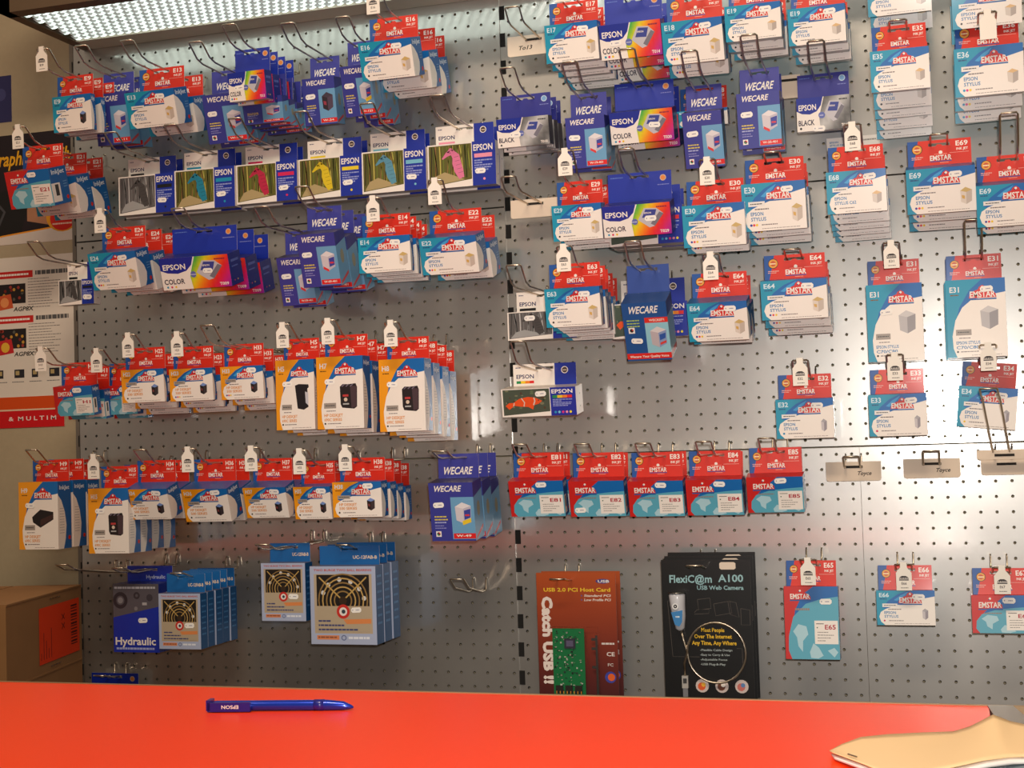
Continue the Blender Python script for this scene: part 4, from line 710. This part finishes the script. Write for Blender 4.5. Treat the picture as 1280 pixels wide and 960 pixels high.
for i in range(3):
    r = link('webcam_pack', me, None, P + Vector((.001 * i, .026 * i, .004 * i))); tag(r, 'black blister card with coiled silver webcam cable, %s of three' % ('front', 'middle', 'rear')[i], 'blister pack', 'webcam blister packs')
    if i: continue
    mm = lambda a, b_, y: (w_ * a / 1000, y, -h_ * b_ / 1000)
    mb = MB(); mb.tube([mm(.185, .22, -.012), mm(.185, .235, -.012), mm(.19, .3, -.012), mm(.2, .38, -.012), mm(.21, .46, -.012), mm(.215, .475, -.012)], [.012, .0135, .0125, .011, .0075, .0035], 12, lin((200, 200, 205))); cb = link('camera_body', mb.mesh('camera_body', M_CARD, True), r)
    mb = MB(); mb.tube([mm(.185, .215, -.012), mm(.185, .222, -.012)], [.0145, .0145], 14); link('cap', mb.mesh('cap', M_STAPLE, True), cb)
    S2 = Sheet(); S2.ring(w_ * .18, h_ * .305, 3, 5.2, (226, 226, 226), 1, 16); S2.circ(w_ * .18, h_ * .305, 3, (16, 14, 16), 1); S2.circ(w_ * .18, h_ * .305, 1.1, (220, 220, 220), 2); S2.poly([(w_ * .13, h_ * .345), (w_ * .26, h_ * .33), (w_ * .25, h_ * .41), (w_ * .22, h_ * .44), (w_ * .17, h_ * .43)], (60, 130, 190), 1); S2.dashes(w_ * .18, h_ * .37, w_ * .05, 2.4, (220, 230, 235), 2, 2)
    mb = MB(); S2.put(mb, lambda x, y, l: (x / 1000, -.0262 - l, -y / 1000)); link('lens', mb.mesh('lens', M_CARD), cb)
    cx_, cz_, rr_ = .60, .625, .0475; pts = [mm(.215, .475, -.008), mm(.24, .55, -.008)]
    pts += [(w_ * cx_ / 1000 + rr_ * math.cos(t_) * 1.0, -.008 - .001 * k / 30, -h_ * cz_ / 1000 + rr_ * 1.03 * math.sin(t_)) for k, t_ in enumerate([math.pi * (1.0 + .0 + 2 * k_ / 36) for k_ in range(37)])] + [mm(.235, .7, -.006), mm(.24, .79, -.006)]
    mb = MB(); mb.tube(pts, .0018, 8); link('gooseneck_cable', mb.mesh('gooseneck_cable', M_WIRE, True), r)
    mb = MB(); x_ = w_ * .24 / 1000; mb.box(x_ - .005, x_ + .005, -.011, -.004, -.208, -.188, lin((170, 166, 160))); mb.box(x_ - .004, x_ + .004, -.010, -.005, -.222, -.208, lin((120, 120, 124))); mb.box(x_ - .003, x_ + .003, -.0115, -.0109, -.2, -.192, lin((60, 60, 60))); link('usb_plug', mb.mesh('usb_plug', M_CARD), r)
make_hook(P.x + w_ / 2000 - .012, P.z - .014, .15, 'wire hook through the black webcam packs', rise=.008)

# ------------------------------------------------------------------ things on the counter
p0, p1 = atz(263, 889, ZC), atz(442, 887.5, ZC); d_ = (p1 - p0); Lp = d_.length; ang = math.atan2(d_.y, d_.x)
pen = bpy.data.objects.new('ballpoint_pen', None); C.objects.link(pen); pen.location = (p0.x, p0.y, ZC); pen.rotation_euler = (0, 0, ang); tag(pen, 'blue metallic ballpoint pen lying on the orange counter', 'pen')
mb = MB(); mb.tube([(Lp * .02, 0, .0055), (Lp * .05, 0, .0055), (Lp * .6, 0, .0055), (Lp * .82, 0, .0053), (Lp * .93, 0, .0046), (Lp * .985, 0, .0032), (Lp, 0, .0026)], [.0048, .0053, .0054, .0055, .0045, .002, .0008], 14); link('barrel', mb.mesh('barrel', M_BLUEP, True), pen)
mb = MB(); mb.tube([(Lp * (.73 + .012 * i), 0, .0055) for i in range(1)] + [(Lp * .80, 0, .0055)], .0058, 14); link('grip', mb.mesh('grip', M_NAVYP, True), pen)
mb = MB(); mb.box(0, Lp * .30, -.0098, -.0058, .001, .0102); mb.box(-.0012, .003, -.0098, .005, .002, .0125); cl = link('clip', mb.mesh('clip', M_NAVYP), pen)
S = Sheet(); S.text('EPSON', 0, 0, 3.6, WHITE, 18, 1, flip=True); mb = MB(); S.put(mb, lambda x, y, l: (Lp * .1 + x / 1000, -.0099 - l, .0075 - y / 1000), eps=.0001); link('lettering', mb.mesh('lettering', M_MATTE), cl)
# booklet with a wavy manila cover
def curve(pts, t):
    t *= len(pts) - 1; i = min(int(t), len(pts) - 2); f = t - i; return tuple(pts[i][k] * (1 - f) + pts[i + 1][k] * f for k in range(len(pts[0])))
top_ = [(1037, 939, 0), (1052, 931, .004), (1076, 922, .006), (1110, 918.5, .007), (1150, 916.5, .006), (1192, 915, .004), (1212, 909, .008), (1228, 901, .014), (1241, 894, .018), (1262, 902, .012), (1290, 908, .008)]
bot_ = [(1040, 941, .004), (1080, 956, .006), (1120, 973, .008), (1180, 962, .008), (1230, 951, .008), (1262, 947, .006), (1290, 946, .004)]
vs = []; NX, NY = 30, 10
for j in range(NY + 1):
    for i in range(NX + 1):
        a = curve(top_, i / NX); b_ = curve(bot_, i / NX); t_ = j / NY; p = atz(a[0] * (1 - t_) + b_[0] * t_, a[1] * (1 - t_) + b_[1] * t_, ZC + a[2] * (1 - t_) + b_[2] * t_ + .003)
        vs.append((p.x, p.y, p.z))
fs = [[j * (NX + 1) + i, (j + 1) * (NX + 1) + i, (j + 1) * (NX + 1) + i + 1, j * (NX + 1) + i + 1] for j in range(NY) for i in range(NX)]
bk = bpy.data.objects.new('paper_booklet', None); C.objects.link(bk); bk.location = (*atz(1160, 935, ZC).xy, ZC); tag(bk, 'stapled booklet with wavy manila cover at the counter corner', 'booklet')
me = new_mesh('cover', vs, fs, M_MANILA, smooth=True); k = rel(bk, me, 'cover'); s_ = k.modifiers.new('s', 'SOLIDIFY'); s_.thickness = .0006; s_.offset = 1
k = rel(bk, new_mesh('pages', [(v[0] + .002, v[1] - .003, max(ZC + .0006, v[2] - .0035)) for v in vs], fs, mat('white_pages', (238, 232, 226), rough=.8), smooth=True), 'pages'); s_ = k.modifiers.new('s', 'SOLIDIFY'); s_.thickness = .0022; s_.offset = 0
mb = MB(); a, b_ = atz(1060, 942.5, ZC + .011), atz(1071, 946, ZC + .0115); mb.tube([a, b_], .0006, 5); rel(bk, mb.mesh('staple', M_STAPLE), 'staple')
gp = [atz(1195, 962, ZC), atz(1240, 951, ZC), atz(1290, 948, ZC), atz(1290, 985, ZC), atz(1200, 985, ZC)]
mb = MB(); mb.add([(p.x, p.y, ZC + .002) for p in gp] + [(p.x, p.y, ZC) for p in gp], [[4, 3, 2, 1, 0], [0, 1, 6, 5], [1, 2, 7, 6], [2, 3, 8, 7], [3, 4, 9, 8], [4, 0, 5, 9]]); o = link('notepad', mb.mesh('notepad', mat('grey_blue_cover', (120, 134, 142), rough=.5))); tag(o, 'grey-blue pad under the near edge of the manila booklet', 'notepad')

# ------------------------------------------------------------------ left edge: posters, sign, cartons
def flat(name, quad, S_fn, label, cat, out_=-.0035, wmm=None):
    """poster on the board: quad = px left, top, right, bottom"""
    P = at(quad[0], quad[1], out_); w_ = (at(quad[2], quad[1], out_).x - P.x) * 1000; h_ = (P.z - at(quad[0], quad[3], out_).z) * 1000
    S = Sheet(); S_fn(S, w_, h_); mb = MB(); S.put(mb, lambda x, y, l: (x / 1000, -l, -y / 1000)); mb.box(0, w_ / 1000, .00005, .0004, -h_ / 1000, 0, lin(WHITE))
    o = link(name, mb.mesh(name, M_MATTE), None, P); tag(o, label, cat); return o
def p_graph(S, w, h):
    S.rect(0, 0, w, h, (38, 30, 34), 0); S.circ(w * .3, h * .12, h * .11, (120, 124, 130), 1); S.circ(w * .62, h * .15, h * .1, (24, 22, 26), 1)
    S.text('Graphics Family', w * .30, h * .15, h * .13, (226, 164, 30), w * .66, 3, .2); S.text('2D', w * .27, h * .36, h * .08, (190, 30, 40), w * .1, 3)
    S.poly([(w * .1, h * .55), (w * .5, h * .5), (w * .62, h * .62), (w * .55, h * .9), (w * .1, h * .97)], (30, 28, 28), 2); S.line([(w * .35, h * .6), (w * .42, h * .7), (w * .36, h * .85)], 6, (70, 70, 74), 3)
    S.poly([(w * .1, h * .97), (w * .5, h * .9), (w, h * .86), (w, h), (w * .1, h)], (216, 206, 196), 2); S.line([(0, h * .99), (w * .4, h * .92), (w, h * .85)], 3, (232, 150, 40), 3); S.poly([(w * .6, h * .55), (w * .8, h * .6), (w * .78, h * .85), (w * .6, h * .8)], (170, 120, 90), 2); S.circ(w * .75, h * .62, w * .07, (140, 150, 180), 3)
    S.circ(w * .88, h * .78, w * .13, (216, 150, 40), 4, 20, h * .14); S.circ(w * .88, h * .8, w * .10, (200, 40, 30), 5, 20, h * .11); S.text('Dual', w * .82, h * .75, h * .05, (236, 196, 60), w * .12, 6); S.dashes(w * .8, h * .84, w * .16, h * .014, (230, 190, 170), 6, 4)
flat('graphics_poster', (-60, 177, 96, 312), p_graph, 'dark poster with yellow headline behind the E21 packs', 'poster')
def p_agp(S, w, h):
    S.rect(0, 0, w, h, (226, 218, 206), 0); f = lambda x: (x + 60) / 160.0
    for i, (y, c2) in enumerate(((.10, 0), (.42, 1))):
        S.rect(w * .3, h * y, w * .36, h * .05, (200, 40, 36), 1); S.dashes(w * .37, h * (y + .018), w * .26, h * .014, WHITE, 2, 5); S.dashes(w * .68, h * (y + .005), w * .26, h * .03, (90, 90, 90), 1, 7)
        S.rect(w * .37, h * (y + .09), w * .23, h * .14, (40, 34, 34), 1); r = random.Random(i)
        for k in range(16): S.circ(w * (.39 + r.random() * .19), h * (y + .1 + r.random() * .12), w * .012, r.choice(((120, 40, 30), (200, 150, 60), (90, 90, 80), (160, 60, 50))), 2, 6)
        S.poly([(w * .33, h * (y + .18)), (w * .48, h * (y + .16)), (w * .5, h * (y + .26)), (w * .35, h * (y + .28))], (206, 90, 50) if i == 0 else (196, 40, 44), 3); S.circ(w * .43, h * (y + .22), w * .035, (236, 150, 90) if i == 0 else (230, 180, 60), 4, 12)
        S.text('AGP8X', w * .5, h * (y + .255), h * .03, (40, 44, 40), w * .16, 3, .2)
        for k in range(11): S.dashes(w * .62, h * (y + .06 + .02 * k), w * (.16 + .1 * r.random()), h * .005, (130, 124, 120), 1, 5)
    for k in range(4): S.rect(w * (.36 + .14 * k), h * .8, w * (.05 if k % 2 == 0 else .08), h * .06, (44, 44, 50), 1); S.rect(w * (.37 + .14 * k), h * .81, w * .03, h * .03, (180, 160, 110), 2); S.dashes(w * (.34 + .14 * k), h * .885, w * .1, h * .006, (120, 120, 120), 1, 4)
flat('specification_poster', (-60, 328, 94, 501), p_agp, 'white product sheet with two red headings behind the left packs', 'poster', out_=-.0030)
def p_strip2(S, w, h):
    S.rect(0, 0, w, h * .42, (214, 78, 20), 0); S.rect(0, h * .42, w, h * .58, (206, 22, 28), 0); S.rect(0, h * .4, w, h * .05, (226, 200, 170), 1); S.text('&  M U L T I M', w * .51, h * .64, h * .13, (240, 220, 214), w * .42, 2)
flat('banner_strip', (-60, 500, 80, 538), p_strip2, 'orange and red banner strip below the white product sheet', 'banner', out_=-.0025)
flat('blue_notice', (-20, 98, 14, 156), lambda S, w, h: (S.rect(0, 0, w, h, (52, 52, 96), 0), S.circ(w * .6, h * .4, w * .2, (70, 72, 120), 1)), 'dark blue notice at the upper left edge', 'notice')
S = Sheet(); S.circ(0, 0, 46, (236, 230, 222), 0, 40); S.ring(0, 0, 37, 46, (206, 26, 44), 1, 44); S.line([(-27, -27), (27, 27)], 8, (206, 26, 44), 1); S.rect(-14, -8, 26, 18, (40, 40, 44), 0.5)
mb = MB(); S.put(mb, lambda x, y, l: (x / 1000, -l, -y / 1000)); o = link('prohibition_sign', mb.mesh('prohibition_sign', M_MATTE), None, at(-25, 592, -.0035)); tag(o, 'round red-ringed prohibition sign on the white board', 'sign')
# cartons behind the counter
A = at(101, 731, .10); B = atz(7, 757, A.z); u = (A - B); u.z = 0; Lb = u.length; u.normalize(); nrm = Vector((-u.y, u.x, 0))
zb = at(101, 822, .10).z
def carton(zlo, zhi, label, lab=True):
    r = bpy.data.objects.new('cardboard_box', None); C.objects.link(r); r.location = (*B.xy, zlo); r.rotation_euler = (0, 0, math.atan2(u.y, u.x)); tag(r, label, 'box')
    H_ = zhi - zlo; mb = MB(); mb.box(0, Lb, 0, .26, 0, H_ - .002); link('body', mb.mesh('body', M_BOX), r)
    mb = MB(); mb.box(.001, Lb - .001, -.001, .127, H_ - .002, H_ + .001); link('flap', mb.mesh('flap', M_BOX), r); mb = MB(); mb.box(.001, Lb - .001, .131, .262, H_ - .002, H_ + .001); link('flap', mb.mesh('flap', M_BOX), r)
    if lab:
        S = Sheet(); lw, lh = Lb * 560, H_ * 720; S.rect(0, 0, lw, lh, (236, 66, 22), 0); [S.dashes(lw * (.06 + .09 * k_), lh * .1, lw * .02, lh * .02, (90, 30, 20), 1) for k_ in range(0)]
        for k_ in range(14): S.rect(lw * .78, lh * (.1 + .055 * k_), lw * .16, lh * (.02 if k_ % 3 else .035), (90, 30, 20), 1)
        for k_ in range(5): S.rect(lw * (.04 + .06 * k_), lh * (.95 - .5 * ((k_ * 37 % 10) / 10 + .3)), lw * .015, lh * .5 * ((k_ * 37 % 10) / 10 + .25), (150, 44, 24), 1)
        S.text('X X', lw * .55, lh * .2, lw * .07, (120, 36, 20), lh * .3, 1, vert=True)
        mb = MB(); S.put(mb, lambda x, y, l: (Lb * .40 + x / 1000, -.0008 - l, H_ * .84 - y / 1000)); link('shipping_label', mb.mesh('shipping_label', M_MATTE), r)['label'] = 'orange-red shipping label'
        mb = MB(); [mb.tube([(Lb * .55 + .012 * k_, -.0012, H_ * z_), (Lb * .55 + .008 + .012 * k_, -.0012, H_ * z_)], .0006, 4) for k_ in range(4) for z_ in (.93, .06)]; link('staple', mb.mesh('staple', M_STAPLE), r)
    return r
carton(zb, A.z, 'brown cardboard box with orange label at the lower left'); carton(0, zb - .001, 'lower cardboard box mostly hidden behind the counter', False)
